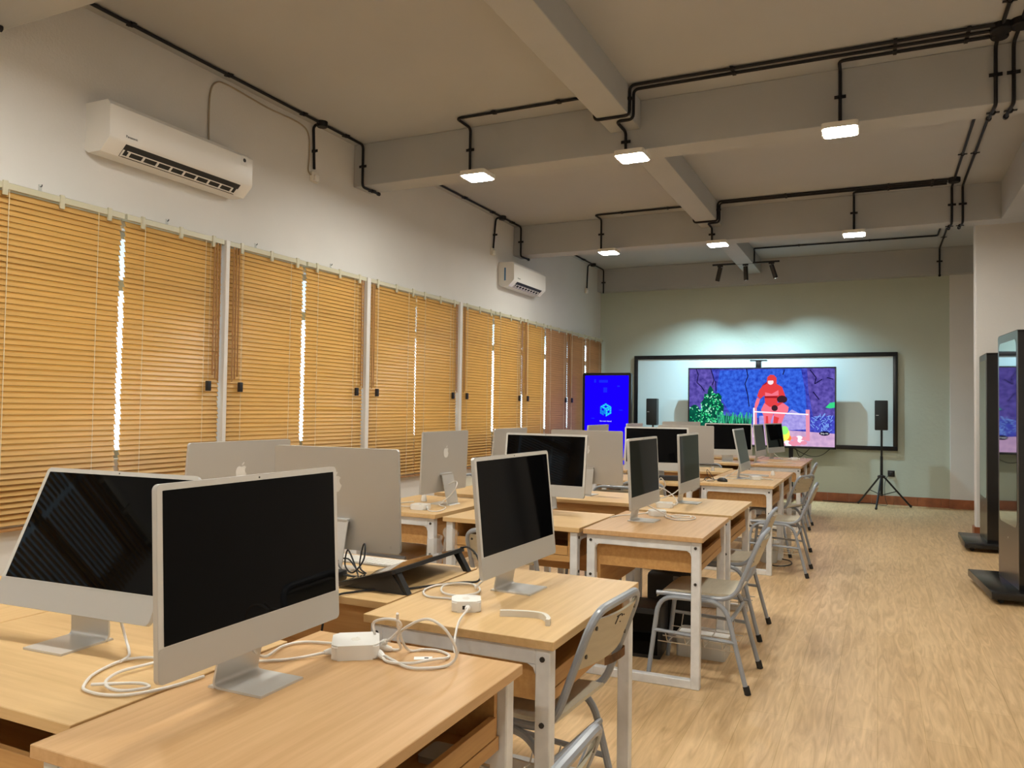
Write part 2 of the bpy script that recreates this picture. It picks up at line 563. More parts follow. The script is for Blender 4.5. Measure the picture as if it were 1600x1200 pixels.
# ------------------------------------------------------------------ blinds
def make_blind(y0, y1, label, mat='slat', wand_side=0, n_rods=2, seed=1, slip=None, tilt=62):
    rnd = random.Random(seed)
    t = thing('bamboo_blind', label, 'blind', (XW + 0.045, (y0 + y1) / 2, 0.63), 0, 'bamboo slat blinds along the windows')
    wd = y1 - y0
    h = wd / 2
    b = B()
    b.prism([(-0.028, 0), (0.028, 0), (0.028, 0.032), (0.022, 0.036), (-0.028, 0.036)], -h - 0.004, h + 0.004, 'XZY')
    for v in b.bm.verts:
        v.co.z += 1.835
    b.build('headrail', 'headrail', t)
    for k in (-0.36, 0.02, 0.38):
        B().box((0.02, k * wd - 0.014, 1.80), (0.034, k * wd + 0.014, 1.878), 0.003).build('rail_bracket', 'headrail', t)
    b = B()
    n = 57
    z = 1.81
    sag = rnd.uniform(-0.004, 0.004)
    for k in range(n):
        tl = R(tilt + rnd.uniform(-2, 2))
        if k > n - 9:
            tl = R(min(tilt, 52) + rnd.uniform(-5, 5))
        if slip and k in slip:
            tl = R(50)
        dz = 0.0315
        cs, sn = math.cos(tl) * 0.0185, math.sin(tl) * 0.0185
        e = rnd.uniform(-0.004, 0.004)
        q = []
        for y in (-h + 0.004 + e, h - 0.004 + e):
            zz = z + sag * y
            q.append([(cs, zz - sn), (-cs, zz + sn), (-cs + 0.0034, zz + sn + 0.0012), (cs + 0.0034, zz - sn + 0.0012)])
        a = [b.v((p[0], -h + 0.004 + e, p[1])) for p in q[0]]
        c = [b.v((p[0], h - 0.004 + e, p[1])) for p in q[1]]
        b.f(a[::-1])
        b.f(c)
        for i in range(4):
            b.mi = 1 if i in (1, 3) else 0
            b.f([a[i], a[(i + 1) % 4], c[(i + 1) % 4], c[i]])
        b.mi = 0
        z -= dz
    b.build('slats', [mat, 'slat_edge_shade'], t, smooth=0)
    B().box((-0.02, -h + 0.004, 0.0), (0.02, h - 0.004, 0.016), 0.004).build('bottom_rail', 'wand', t)
    b = B()
    for k in (-0.33, 0.30):
        for dx in (-0.0195, 0.0205):
            b.tube([(dx, k * wd, 0.01), (dx, k * wd + 0.002, 1.84)], 0.0021, 4)
    b.build('ladder_cord', 'cord', t)
    s = wand_side
    if s:
        b = B()
        for k in range(n_rods):
            y = s * (h - 0.035 - 0.026 * k)
            b.tube([(0.030, y, 1.83), (0.034, y, 0.86 + 0.02 * k)], 0.0055, 6)
        b.build('tilt_wand', 'wand', t)
        b = B()
        y = s * (h - 0.12)
        b.tube([(0.028, y, 1.83), (0.030, y, 0.82)], 0.0014, 4)
        pc = b.build('pull_cord', 'cord', t)
        B().box((0.022, y - 0.016, 0.79), (0.048, y + 0.016, 0.86), 0.004).build('cord_clip', 'black_plastic', pc)
    return t
BL = [
    (-0.96, -0.15, 'half open bamboo blind behind the viewer, farthest from view', 'slat', 0),
    (-0.12, 0.64, 'half open bamboo blind behind the viewer', 'slat', 0),
    (0.75, 1.56, 'bamboo blind beside the viewer, outside the picture', 'slat', 0),
    (1.59, 2.385, 'half open bamboo blind just before the picture edge', 'slat', 0),
    (2.475, 3.320, 'bamboo blind at the left edge of the photo, nearest one in view', 'slat', 0),
    (3.346, 4.135, 'bamboo blind just left of the first white post, its clip low on the right', 'slat', 1),
    (4.195, 5.012, 'bamboo blind just right of the first white post, its clip on the left', 'slat', -1),
    (5.046, 5.84, 'bamboo blind just left of the second white post with a slipped slat low down', 'slat', 1),
    (5.912, 6.735, 'bamboo blind just right of the second white post, bright in its lower half', 'slat', -1),
    (6.741, 7.585, 'bamboo blind just left of the third white post above a computer seen from behind', 'slat', 1),
    (7.667, 8.476, 'bamboo blind just right of the third white post', 'slat', -1),
    (8.518, 9.34, 'bamboo blind under the small air conditioner, left of a thin dark gap', 'slat', 1),
    (9.365, 10.113, 'fourth bamboo blind back from the end wall, right of the thin dark gap', 'slat', -1),
    (10.157, 11.0, 'rose-tinted bamboo blind, third back from the end wall', 'slat_rose', 1),
    (11.02, 11.788, 'second bamboo blind back from the end wall', 'slat_rose', -1),
    (11.832, 12.60, 'last bamboo blind beside the green end wall', 'slat_rose', 0)]
for i, (y0, y1, lab, m, sd) in enumerate(BL):
    make_blind(y0, y1, lab, m, sd, 3 if i in (5, 6) else 2, i + 1, slip=(36,) if i == 7 else None, tilt=50 if i < 4 else 65)

for y, lab in ((2.83, 'first small hook above the left-edge blind'), (3.70, 'small hook above the blind left of the first white post'), (4.52, 'clear hook above the blind right of the first white post'), (5.42, 'dark hook above the blind with the slipped slat')):
    t = thing('wall_hook', lab, 'hook', (XW, y, 2.535), 0, 'small hooks above the blinds')
    B().box((0, -0.010, -0.018), (0.003, 0.010, 0.020), 0.001).build('hook_plate', 'clear_plastic', t)
    b = B()
    b.tube(fillet([(0.002, 0, 0.008), (0.016, 0, 0.006), (0.018, 0, 0.018)], 0.005, 3), 0.0025, 6)
    b.build('hook_arm', 'dark_metal', t)

# ------------------------------------------------------------------ ceiling lamps
def make_lamp():
    t = thing('ceiling_lamp', '', 'lamp', (0, 0, 0), 0, 'square ceiling lamps on the cross beams')
    b = B()
    b.prism(rrect(0.225, 0.225, 0.03), 0.012, 0.048)
    b.build('lamp_housing', 'offwhite', t)
    b = B()
    b.prism(rrect(0.205, 0.205, 0.026), 0.0095, 0.0125)
    b.build('lamp_diffuser', 'lamp_glow', t)
    b = B()
    b.box((-0.04, 0.06, 0.045), (0.04, 0.13, 0.075), 0.004)
    b.build('mounting_bracket', 'pipe_black', t)
    return t
lamp0 = make_lamp()
LX = (-2.945, -1.65, -0.226)
LN = [('left lamp of the nearest cross beam, closest to the windows', 'middle lamp of the nearest cross beam under the lengthwise beam', 'right lamp of the nearest cross beam, largest in view'),
      ('left lamp of the second cross beam above the far blinds', 'middle lamp of the second cross beam left of the track lights', 'right lamp of the second cross beam')]
first = True
for y, zz, names in ((5.575, 3.185, LN[0]), (9.0, 3.205, LN[1]), (2.165, 3.185, None), (-1.24, 3.185, None)):
    for k, x in enumerate(LX):
        lab = ('square white glowing ' + names[k]) if names else ('square lamp %s on %s' % (('by the windows', 'under the lengthwise beam', 'by the right wall')[k], 'the beam above the viewer' if y > 0 else 'the beam behind the viewer'))
        if first:
            lamp0.location = (x, y, zz)
            lamp0['label'] = lab
            first = False
        else:
            dup(lamp0, (x, y, zz), 0, lab)

# ------------------------------------------------------------------ black conduit
def conduit(label, paths, clips=(), boxes=(), caps=(), r=0.0115, name='conduit'):
    o = thing(name, label, 'conduit', paths[0][0], 0, 'black surface conduit')
    o0 = Vector(paths[0][0])
    for p in paths:
        b = B()
        b.tube([q - o0 for q in fillet(p, 0.04, 4)], r, 8)
        b.build('pipe', 'pipe_black', o)
    for c, ax in clips:
        c = Vector(c) - o0
        b = B()
        d = {'X': Vector((1, 0, 0)), 'Y': Vector((0, 1, 0)), 'Z': Vector((0, 0, 1))}[ax]
        b.cyl(c - d * 0.009, c + d * 0.009, r * 1.45, 10)
        s = Vector((0.034, 0, 0)) if ax != 'X' else Vector((0, 0.034, 0))
        lo = c - s * 1 - d * 0.008
        hi = c + s * 1 + d * 0.008
        e = Vector((1, 1, 1)) * 0.003
        b.box([min(p, q) - k for p, q, k in zip(lo, hi, e)], [max(p, q) + k for p, q, k in zip(lo, hi, e)])
        b.build('saddle_clip', 'pipe_black', o)
    for c, rad in boxes:
        c = Vector(c) - o0
        b = B()
        b.lathe([(rad * 0.9, -0.03), (rad, -0.022), (rad, 0.016)], 16, c)
        b.build('junction_box', 'pipe_black', o)
    for c in caps:
        c = Vector(c) - o0
        b = B()
        b.cyl(c - Vector((0, 0.012, 0)), c + Vector((0, 0.012, 0)), r * 1.5, 10)
        b.build('end_cap', 'pipe_black', o)
    return o
cz = 3.664
xl = -4.172
conduit('black conduit along the left wall top in the nearest bay, ending under the nearest beam',
        [[(xl, 2.62, cz), (xl, 5.70, cz), (xl, 5.70, 3.285), (xl, 5.94, 3.285)], [(xl, 5.13, cz), (-4.262, 5.13, cz), (-4.262, 5.15, 3.30)]],
        [((xl, 3.3, cz), 'Y'), ((xl, 4.1, cz), 'Y'), ((xl, 4.9, cz), 'Y'), ((xl, 5.45, cz), 'Y'), ((xl, 5.70, 3.47), 'Z'), ((-4.262, 5.143, 3.45), 'Z'), ((xl, 5.85, 3.285), 'Y')],
        [((xl, 5.13, cz), 0.045)], [(xl, 5.95, 3.285)])
conduit('black conduit along the left wall top in the second bay, above the small air conditioner',
        [[(xl, 6.0, cz), (xl, 9.12, cz), (xl, 9.12, 3.285), (xl, 9.36, 3.285)], [(xl, 8.57, cz), (-4.262, 8.57, cz), (-4.262, 8.51, 3.28)]],
        [((xl, 6.9, cz), 'Y'), ((xl, 7.6, cz), 'Y'), ((xl, 8.3, cz), 'Y'), ((xl, 8.85, cz), 'Y'), ((xl, 9.12, 3.47), 'Z'), ((-4.262, 8.54, 3.45), 'Z')],
        [((xl, 8.57, cz), 0.045)], [(xl, 9.37, 3.285)])
conduit('black conduit along the left wall top in the far bay by the green wall',
        [[(xl, 9.42, cz), (xl, 12.48, cz), (xl, 12.48, 3.27)], [(xl, 11.95, cz), (-4.262, 11.95, cz), (-4.262, 11.91, 3.28)]],
        [((xl, 10.6, cz), 'Y'), ((xl, 11.5, cz), 'Y'), ((xl, 12.48, 3.45), 'Z')], [((xl, 11.95, cz), 0.045)], [])
conduit('black conduit at the upper left corner under the overhead beam',
        [[(xl, 2.28, cz), (xl, 2.28, 3.285), (xl, 2.50, 3.285)]], [((xl, 2.28, 3.5), 'Z')], [], [(xl, 2.51, 3.285)])
for yb, pre, yf in ((5.72, 'nearest', 5.70), (9.14, 'second', 9.12)):
    d = yb - 5.72
    y1, y2, y3 = 5.385 + d, 5.465 + d, 5.55 + d
    conduit('black conduit feeding the left lamp of the %s cross beam' % pre,
            [[(-1.88, y2, cz), (-3.085, y2, cz), (-3.085, yf, cz), (-3.085, yf, 3.24)]],
            [((-2.75, y2, cz), 'X'), ((-2.2, y2, cz), 'X'), ((-3.085, yf, 3.48), 'Z')])
    conduit('black conduit stepping under the lengthwise beam at the %s cross beam' % pre,
            [[(0.635, y1, cz), (-1.617, y1, cz), (-1.617, y1, 3.448), (-1.885, y1, 3.448), (-1.885, y1, 3.56)]],
            [((-0.9, y1, cz), 'X'), ((0.1, y1, cz), 'X'), ((0.5, y1, cz), 'X'), ((-1.617, y1, 3.57), 'Z')])
    conduit('black conduit feeding the middle lamp of the %s cross beam' % pre,
            [[(0.635, y2, cz), (-1.612, y2, cz), (-1.612, y2, 3.446), (-1.74, y2, 3.446), (-1.74, yf, 3.446), (-1.74, yf, 3.24)]],
            [((-0.9, y2, cz), 'X'), ((0.1, y2, cz), 'X'), ((0.5, y2, cz), 'X'), ((-1.74, yf, 3.37), 'Z')])
    conduit('black conduit feeding the right lamp of the %s cross beam' % pre,
            [[(0.635, y3, cz), (-0.232, y3, cz), (-0.232, yf, cz), (-0.232, yf, 3.24)]],
            [((0.1, y3, cz), 'X'), ((0.5, y3, cz), 'X'), ((-0.232, yf, 3.48), 'Z')])
for xx, lab, yy in ((0.675, 'left one of the twin conduits', 0), (0.772, 'right one of the twin conduits', 1)):
    bx = [((xx, 5.43, cz), 0.06), ((xx, 5.52, cz), 0.05)] if not yy else [((xx, 5.41, cz), 0.06)]
    conduit('ceiling conduit over the nearest beam, ' + lab + ' on the right',
            [[(xx, 2.6, cz), (xx, 5.70, cz), (xx, 5.70, 3.285), (xx - 0.012, 5.95, 3.285)]],
            [((xx, 4.0, cz), 'Y'), ((xx, 5.1, cz), 'Y'), ((xx, 5.70, 3.48), 'Z'), ((xx, 5.84, 3.285), 'Y')], bx, [(xx - 0.012, 5.95, 3.285)])
    conduit('ceiling conduit over the second beam, ' + lab + ' by the pillar',
            [[(xx + 0.015, 6.0, cz), (xx + 0.015, 9.12, cz), (xx + 0.015, 9.12, 3.285), (xx, 9.34, 3.285)]],
            [((xx + 0.015, 7.0, cz), 'Y'), ((xx + 0.015, 8.0, cz), 'Y'), ((xx + 0.015, 9.12, 3.48), 'Z'), ((xx, 9.25, 3.285), 'Y')],
            [((xx + 0.015, 8.84, cz), 0.055)] if not yy else [], [(xx, 9.35, 3.285)])
conduit('black conduit running down the beam at the right end of the green wall',
        [[(0.79, 9.4, cz), (0.79, 12.48, cz), (0.79, 12.48, 3.28)]], [((0.79, 11.7, cz), 'Y'), ((0.79, 12.48, 3.48), 'Z')], [], [(0.79, 12.48, 3.28)])
conduit('thin black conduit feeding the track lights across the far bay',
        [[(0.712, 9.4, cz), (0.712, 11.57, cz), (-1.612, 11.57, cz), (-1.612, 11.63, cz - 0.01), (-1.612, 11.63, 3.485)]],
        [((-0.1, 11.57, cz), 'X'), ((-1.0, 11.57, cz), 'X')])
# white cable and sockets on the left wall
b = B()
b.tube(spline([(-4.272, 4.03, 3.13), (-4.274, 4.025, 3.30), (-4.274, 4.03, 3.52), (-4.274, 4.08, 3.62), (-4.274, 4.2, 3.645), (-4.274, 4.6, 3.625), (-4.274, 4.95, 3.63), (-4.274, 5.08, 3.58), (-4.274, 5.10, 3.40), (-4.274, 5.09, 3.28), (-4.268, 5.12, 3.245), (-4.262, 5.15, 3.26)], 6), 0.006, 6)
tag(b.build('power_cable', 'cable_beige'), 'pale cable looping up the wall from the large air conditioner', 'cable')
sk0 = None
for y, lab in ((5.16, 'white socket under a conduit beside the nearest beam end'), (8.51, 'white socket under a conduit above the small air conditioner'), (11.905, 'white socket under a conduit in the far bay of the left wall')):
    t = thing('wall_socket', lab, 'socket', (XW, y, 3.235), 0, 'wall sockets below the ceiling')
    B().box((0, -0.042, -0.042), (0.03, 0.042, 0.042), 0.006).build('socket_box', 'offwhite', t)
    B().box((0.028, -0.025, -0.035), (0.055, 0.02, 0.015), 0.006).build('plug', 'white_plastic', t)

# ------------------------------------------------------------------ air conditioners
def make_ac(y0, y1, z0, label, n, sticker):
    t = thing('air_conditioner', label, 'air conditioner', (XW, y0, z0), 0, 'wall air conditioners')
    L = y1 - y0
    prof = [(0.0, 0.30), (0.0, 0.02), (0.03, 0.0), (0.135, 0.0), (0.205, 0.066), (0.215, 0.085), (0.213, 0.27), (0.19, 0.298)]
    B().prism(prof, 0, L, 'XZY').build('casing', 'ac_white', t, smooth=30)
    # outlet on the sloping lower front
    p0, p1 = Vector((0.135, 0.0)), Vector((0.205, 0.066))
    dirv = (p1 - p0).normalized()
    nrm = Vector((dirv.y, -dirv.x))
    def S(a, h):
        q = p0 + dirv * a + nrm * h
        return q.x, q.y
    ln = (p1 - p0).length
    b = B()
    q = [S(0.004, 0.0015), S(ln * 0.98, 0.0015), S(ln * 0.98, -0.002), S(0.004, -0.002)]
    b.prism(q, 0.12, L - 0.10, 'XZY')
    b.build('air_outlet', 'ac_dark', t, smooth=0)
    b = B()
    q = [S(0.010, 0.003), S(0.014, 0.008), S(0.022, 0.008), S(0.018, 0.003)]
    b.prism(q, 0.13, L - 0.11, 'XZY')
    q = [S(0.050, 0.004), S(0.053, 0.009), S(0.060, 0.009), S(0.057, 0.004)]
    b.prism(q, 0.15, L - 0.16, 'XZY')
    b.build('louvre', 'ac_white', t)
    b = B()
    for k in range(9):
        y = 0.17 + k * (L - 0.32) / 8
        q = [S(0.012, 0.002), S(0.056, 0.002), S(0.056, 0.008), S(0.012, 0.008)]
        b.prism(q, y - 0.006, y + 0.006, 'XZY')
    b.build('vane', 'ac_white', t)
    b = B()
    q = [S(0.008, 0.0024), S(0.056, 0.0024), S(0.056, 0.004), S(0.008, 0.004)]
    for y in (0.128, L - 0.106):
        b.prism(q, y - 0.006, y + 0.006, 'XZY')
    b.build('outlet_trim', 'ac_white', t)
    M = Matrix.Translation((0.2158, 0.15, 0.108)) @ Matrix(((0, 0, 1, 0), (1, 0, 0, 0), (0, 1, 0, 0), (0, 0, 0, 1)))
    text_mesh('lettering', 'Panasonic', 0.021, 'black_plastic', t, M)
    if sticker == 'round':
        b = B()
        b.box((0.2135, L - 0.11, 0.205), (0.2152, L - 0.05, 0.275))
        s = b.build('energy_sticker', 'white_plastic', t)
        b = B()
        b.cyl((0.2152, L - 0.08, 0.245), (0.2158, L - 0.08, 0.245), 0.014, 14)
        b.build('sticker_mark', 'black_plastic', s)
    else:
        B().box((0.08, -0.0008, 0.07), (0.10, 0.0, 0.23)).build('side_sticker', 'blue_sticker', t)
    return t
make_ac(3.095, 4.245, 2.815, 'large white air conditioner over the nearest blinds', 1, 'round')
make_ac(8.71, 9.72, 2.84, 'small white air conditioner farther along the wall with a blue side sticker', 2, 'side')

# ------------------------------------------------------------------ track lights
tr = thing('track_light', 'black ceiling track with three spotlights facing the whiteboard', 'track light', (-1.735, 11.63, 3.468))
B().box((-0.47, -0.016, -0.010), (0.47, 0.016, 0.014), 0.002).build('track', 'black_satin', tr)
for k, (x, tx) in enumerate(((-0.36, -2.95), (0.0, -1.74), (0.36, -0.55))):
    p = Vector((x, 0, -0.05))
    d = (Vector((tx, 12.68, 0.60)) - (Vector((-1.735, 11.63, 3.468)) + p)).normalized()
    b = B()
    b.box((x - 0.04, -0.014, -0.03), (x + 0.04, 0.014, -0.009), 0.003)
    b.cyl((x, 0, -0.03), p, 0.007, 8)
    h = b.build('spot_adapter', 'black_satin', tr)
    b = B()
    b.tube([p - d * 0.01, p + d * 0.19, p + d * 0.19], 0.033, 18)
    h = b.build('spot_head', 'black_satin', tr)
    b = B()
    b.cyl(p + d * 0.1905, p + d * 0.192, 0.025, 16)
    b.build('spot_lens', 'spot_glow', h)
    ld = bpy.data.lights.new('spot_beam', 'SPOT')
    ld.energy = SPOT_W * (1.0, 1.0, 0.8)[k]
    ld.color = (0.54, 0.85, 1.0)
    ld.spot_size = R(92)
    ld.spot_blend = 1.0
    ld.shadow_soft_size = 0.022
    lo = bpy.data.objects.new('spot_beam', ld)
    COL.objects.link(lo)
    lo.parent = tr
    lo.location = p + d * 0.20
    lo.rotation_euler = d.to_track_quat('-Z', 'Y').to_euler()

# ------------------------------------------------------------------ desks
def make_desk(mtop='beech'):
    t = thing('desk', '', 'desk', (0, 0, 0), 0, 'school desks with open shelves')
    B().box((-0.40, -0.30, 0.702), (0.40, 0.30, 0.726), 0.0015, 1).build('tabletop', mtop, t, smooth=0)
    for s in (-1, 1):
        b = B()
        x0, x1 = (s * 0.385, s * 0.345) if s < 0 else (0.345, 0.385)
        lo, hi = min(x0, x1), max(x0, x1)
        b.box((lo, -0.285, 0), (hi, -0.242, 0.702), 0.003, 1)
        b.box((lo, 0.242, 0), (hi, 0.285, 0.702), 0.003, 1)
        b.box((lo, -0.243, 0.655), (hi, 0.243, 0.702), 0.003, 1)
        b.box((lo, -0.243, 0.0), (hi, 0.243, 0.042), 0.003, 1)
        for y in (-0.242, 0.242):
            sg = -1 if y > 0 else 1
            b.prism([(y, 0.656), (y + sg * 0.022, 0.656), (y + sg * 0.006, 0.648), (y, 0.632)], lo, hi, 'YZX')
        fr = b.build('leg_frame', 'white_steel', t)
        xx = s * 0.385
        for y in (-0.263, 0.263):
            for z in (0.672, 0.50):
                B().cyl((xx - s * 0.001, y, z), (xx + s * 0.004, y, z), 0.0075, 8).build('bolt', 'screw', fr)
    b = B()
    b.box((-0.342, -0.262, 0.545), (-0.326, 0.255, 0.701))
    b.box((0.326, -0.262, 0.545), (0.342, 0.255, 0.701))
    b.box((-0.326, -0.25, 0.548), (0.326, 0.255, 0.562))
    b.box((-0.326, 0.243, 0.562), (0.326, 0.255, 0.701))
    b.build('shelf_box', 'beech_body', t, smooth=0)
    B().box((-0.325, -0.268, 0.576), (0.325, -0.252, 0.622), 0.001, 1).build('shelf_lip', 'beech_body', t, smooth=0)
    B().box((-0.342, -0.268, 0.541), (0.342, -0.250, 0.573), 0.001, 1).build('lower_rail', 'beech_body', t, smooth=0)
    B().box((-0.342, 0.225, 0.40), (0.342, 0.240, 0.545)).build('back_panel', 'beech_body', t, smooth=0)
    return t
deskA = make_desk('beech_warm')
deskB = make_desk('beech')
used = set()
def desk(kind, x, y, rz, label):
    src = deskA if kind == 'A' else deskB
    if kind not in used:
        used.add(kind)
        src.location = (x, y, 0)
        src.rotation_euler = (0, 0, R(rz))
        src['label'] = label
        return src
    return dup(src, (x, y, 0), rz, label)
XRc, XCc = -1.064, -1.776
desk('A', XRc, 1.315, 90, 'nearest desk at the bottom of the photo, carrying a black-screened computer')
desk('B', XRc, 2.31, 90, 'second aisle desk with a curved white piece on its top')
desk('A', XRc + 0.004, 4.17, 91, 'third aisle desk, first of the second cluster, its white end frame in full view')
desk('B', XRc, 5.06, 90, 'fourth aisle desk behind the third, with a thin computer stand on it')
desk('B', XRc, 7.06, 90, 'fifth aisle desk with a black mouse on it')
desk('A', XRc, 7.91, 90, 'sixth aisle desk, directly behind the one with the black mouse')
desk('A', XRc, 9.64, 90, 'seventh aisle desk, first of the farthest cluster')
desk('A', XRc, 10.50, 90, 'eighth aisle desk, the last one before the television')
desk('B', XCc, 1.30, 0, 'desk at the lower left under the tilted computer and its white cable loops')
desk('B', XCc, 2.35, 180, 'desk carrying the black pen display and the white keyboard')
desk('B', XCc, 4.07, 0, 'desk with its open shelf facing the viewer behind the second aisle desk')
desk('B', XCc, 5.22, 180, 'desk with a plain wooden back, under a computer seen from behind')
desk('B', XCc, 6.76, 0, 'desk with a black bar lying on it, in the third cluster')
desk('B', XCc, 8.15, 180, 'desk behind the one with the black bar, farther back in the third cluster')
desk('B', XCc, 9.55, 0, 'middle desk of the farthest cluster facing the viewer')
desk('B', XCc, 10.75, 180, 'middle desk of the farthest cluster near the television')
XL = -2.555
desk('B', -2.483, 1.33, -90, 'desk at the left edge of the photo, joined to the one under the tilted computer')
desk('B', -2.483, 2.20, -90, 'left desk half hidden behind the nearest computers')
desk('B', XL, 4.22, -90, 'left desk whose white frame shows below a computer seen from behind')
desk('B', XL, 5.22, -90, 'left desk behind the one with the white adapter')
desk('B', XL, 7.02, -90, 'left desk of the third cluster, nearer one')
desk('B', XL, 7.92, -90, 'left desk of the third cluster, farther one')
desk('B', XL, 9.75, -90, 'left desk of the farthest cluster, nearer one')
desk('B', XL, 10.62, -90, 'left desk of the farthest cluster, beside the blue display')

# ------------------------------------------------------------------ all-in-one computers
APPLE = [(0, -.455), (.10, -.47), (.20, -.45), (.30, -.34), (.37, -.2), (.40, -.12), (.31, -.05), (.265, .05), (.275, .16), (.345, .24), (.27, .31), (.17, .335), (.08, .31), (0, .285), (-.08, .31), (-.17, .335), (-.28, .30), (-.36, .2), (-.395, .06), (-.38, -.1), (-.32, -.27), (-.22, -.42), (-.12, -.47)]
LEAF = [(0, .36), (.02, .45), (.09, .52), (.175, .55), (.165, .46), (.10, .385)]
def make_computer(tilt):
    """front faces +X; origin on the desk under the lower edge of the panel"""
    t = thing('desktop_computer', '', 'computer', (0, 0, 0), 0, 'silver all-in-one desktop computers')
    tl = R(tilt)
    M = Matrix.Translation((0, 0, 0.08)) @ Matrix.Rotation(-tl, 4, 'Y')
    b = B()
    b.M = M
    b.prism(rrect(0.547, 0.375, 0.012, 5, 0, 0.1875), -0.0115, 0.0, 'YZX')
    o = b.build('housing', 'silver', t)
    b = B()
    b.M = M
    b.prism(rrect(0.545, 0.066, 0.010, 4, 0, 0.034), 0.0, 0.0006, 'YZX')
    b.build('chin', 'chin', t)
    b = B()
    b.M = M
    b.prism([(-0.2725, 0.0675), (0.2725, 0.0675)] + [p for p in rrect(0.545, 0.306, 0.011, 5, 0, 0.221) if p[1] > 0.09], 0.0, 0.0007, 'YZX')
    b.build('screen_surround', 'bezel', t)
    b = B()
    b.M = M
    b.prism(rrect(0.520, 0.293, 0.001, 1, 0, 0.2160), 0.0007, 0.0012, 'YZX')
    b.build('screen', 'screen_black', t, smooth=0)
    b = B()
    b.M = M
    b.cyl((0.0005, 0, 0.3685), (0.0013, 0, 0.3685), 0.0022, 8)
    b.build('webcam', 'black_plastic', t)
    b = B()
    b.M = M
    b.prism([(-x * 0.074, 0.245 + y * 0.074) for x, y in APPLE], -0.0119, -0.0114, 'YZX')
    b.prism([(-x * 0.074, 0.245 + y * 0.074) for x, y in LEAF], -0.0119, -0.0114, 'YZX')
    b.build('logo', 'logo_silver', t, smooth=0)
    b = B()
    b.M = M
    b.cyl((-0.0118, -0.235, 0.022), (-0.0112, -0.235, 0.022), 0.006, 10)
    b.build('power_button', 'chin', t)
    # L-shaped stand
    hp = M @ Vector((-0.0115, 0, 0.105))
    top = hp + Vector((-0.016, 0, 0.004))
    path = fillet([(0.060, 0, 0.0025), (-0.074, 0, 0.0025), (top.x, 0, top.z)], 0.016, 6)
    b = B()
    prof = []
    for i, p in enumerate(path):
        if i == 0:
            d = (path[1] - p).normalized()
        elif i == len(path) - 1:
            d = (p - path[i - 1]).normalized()
        else:
            d = (path[i + 1] - path[i - 1]).normalized()
        nn = Vector((d.z, 0, -d.x))
        prof.append((p + nn * 0.0025, p - nn * 0.0025))
    poly = [(q[0].x, q[0].z) for q in prof] + [(q[1].x, q[1].z) for q in prof[::-1]]
    b.prism(poly, -0.066, 0.066, 'XZY')
    b.prism([(-0.088, 0.0), (-0.070, 0.0), (-0.070, 0.005), (-0.085, 0.005)], -0.066, 0.066, 'XZY')
    st = b.build('stand', 'silver_dark', t, smooth=30)
    b = B()
    b.box((top.x - 0.004, -0.063, top.z - 0.006), (hp.x + 0.001, 0.063, top.z + 0.006), 0.002)
    b.build('hinge', 'silver', t)
    return t
COMPS = [
    # x, y, yaw, tilt, label
    (-1.835, 1.312, -87, 24, 'leftmost computer, screen tilted far back and reflecting window stripes'),
    (-1.215, 1.330, 0.5, 3, 'nearest computer in the foreground with a blank black screen facing the aisle'),
    (-1.815, 2.375, 92, 4, 'large computer seen from behind, its logo half hidden by the nearest screen'),
    (-2.455, 2.505, 177, 5, 'computer seen from behind under the first white post, partly hidden by the tilted one'),
    (-2.470, 4.275, 179, 2, 'computer seen from behind with white stand and cable, by the white adapter on the left'),
    (-2.520, 5.300, 179, 5, 'computer back leaning behind the wide black screen, only its corner showing'),
    (-1.076, 2.405, -2, 6, 'computer on the second aisle desk, screen facing right with grey reflections'),
    (-1.832, 4.360, -93, 7, 'computer with a wide black screen facing the viewer behind the second aisle desk'),
    (-1.865, 5.255, 86, 2, 'computer back right of the wide black screen, its white stand showing'),
    (-1.146, 4.205, -1, 3, 'slim angled computer on the third aisle desk with cables at its foot'),
    (-1.109, 5.150, -1, 2, 'slim angled computer on the fourth aisle desk, screen grey with reflections'),
    (-1.745, 6.700, -80, 3, 'computer with a black screen facing the viewer in the third cluster'),
    (-1.740, 7.850, 97, 5, 'computer back directly behind the third cluster\'s black screen'),
    (-1.600, 9.500, -70, 4, 'computer with a black screen in front of the television\'s lower left'),
    (-1.063, 7.250, 0, 11, 'thin side-on computer tilted back beside the black mouse'),
    (-1.165, 10.500, -15, 7, 'farthest aisle computer with a small black screen before the television'),
    (-1.230, 9.560, -4, 6, 'dark sliver of a screen just left of the farthest aisle computer'),
    (-2.450, 7.130, 178, 4, 'small computer back in front of the blue display, the left one'),
    (-2.440, 8.330, 178, 4, 'small computer back in front of the blue display, the right one'),
    (-2.360, 10.300, 130, 4, 'small computer back with a lit logo below the left loudspeaker'),
]
ctypes = {}
DT = 0.7262
for x, y, yw, tl, lab in COMPS:
    if tl not in ctypes:
        ctypes[tl] = make_computer(tl)
        o = ctypes[tl]
        o.location = (x, y, DT)
        o.rotation_euler = (0, 0, R(yw))
        o['label'] = lab
    else:
        dup(ctypes[tl], (x, y, DT), yw, lab)

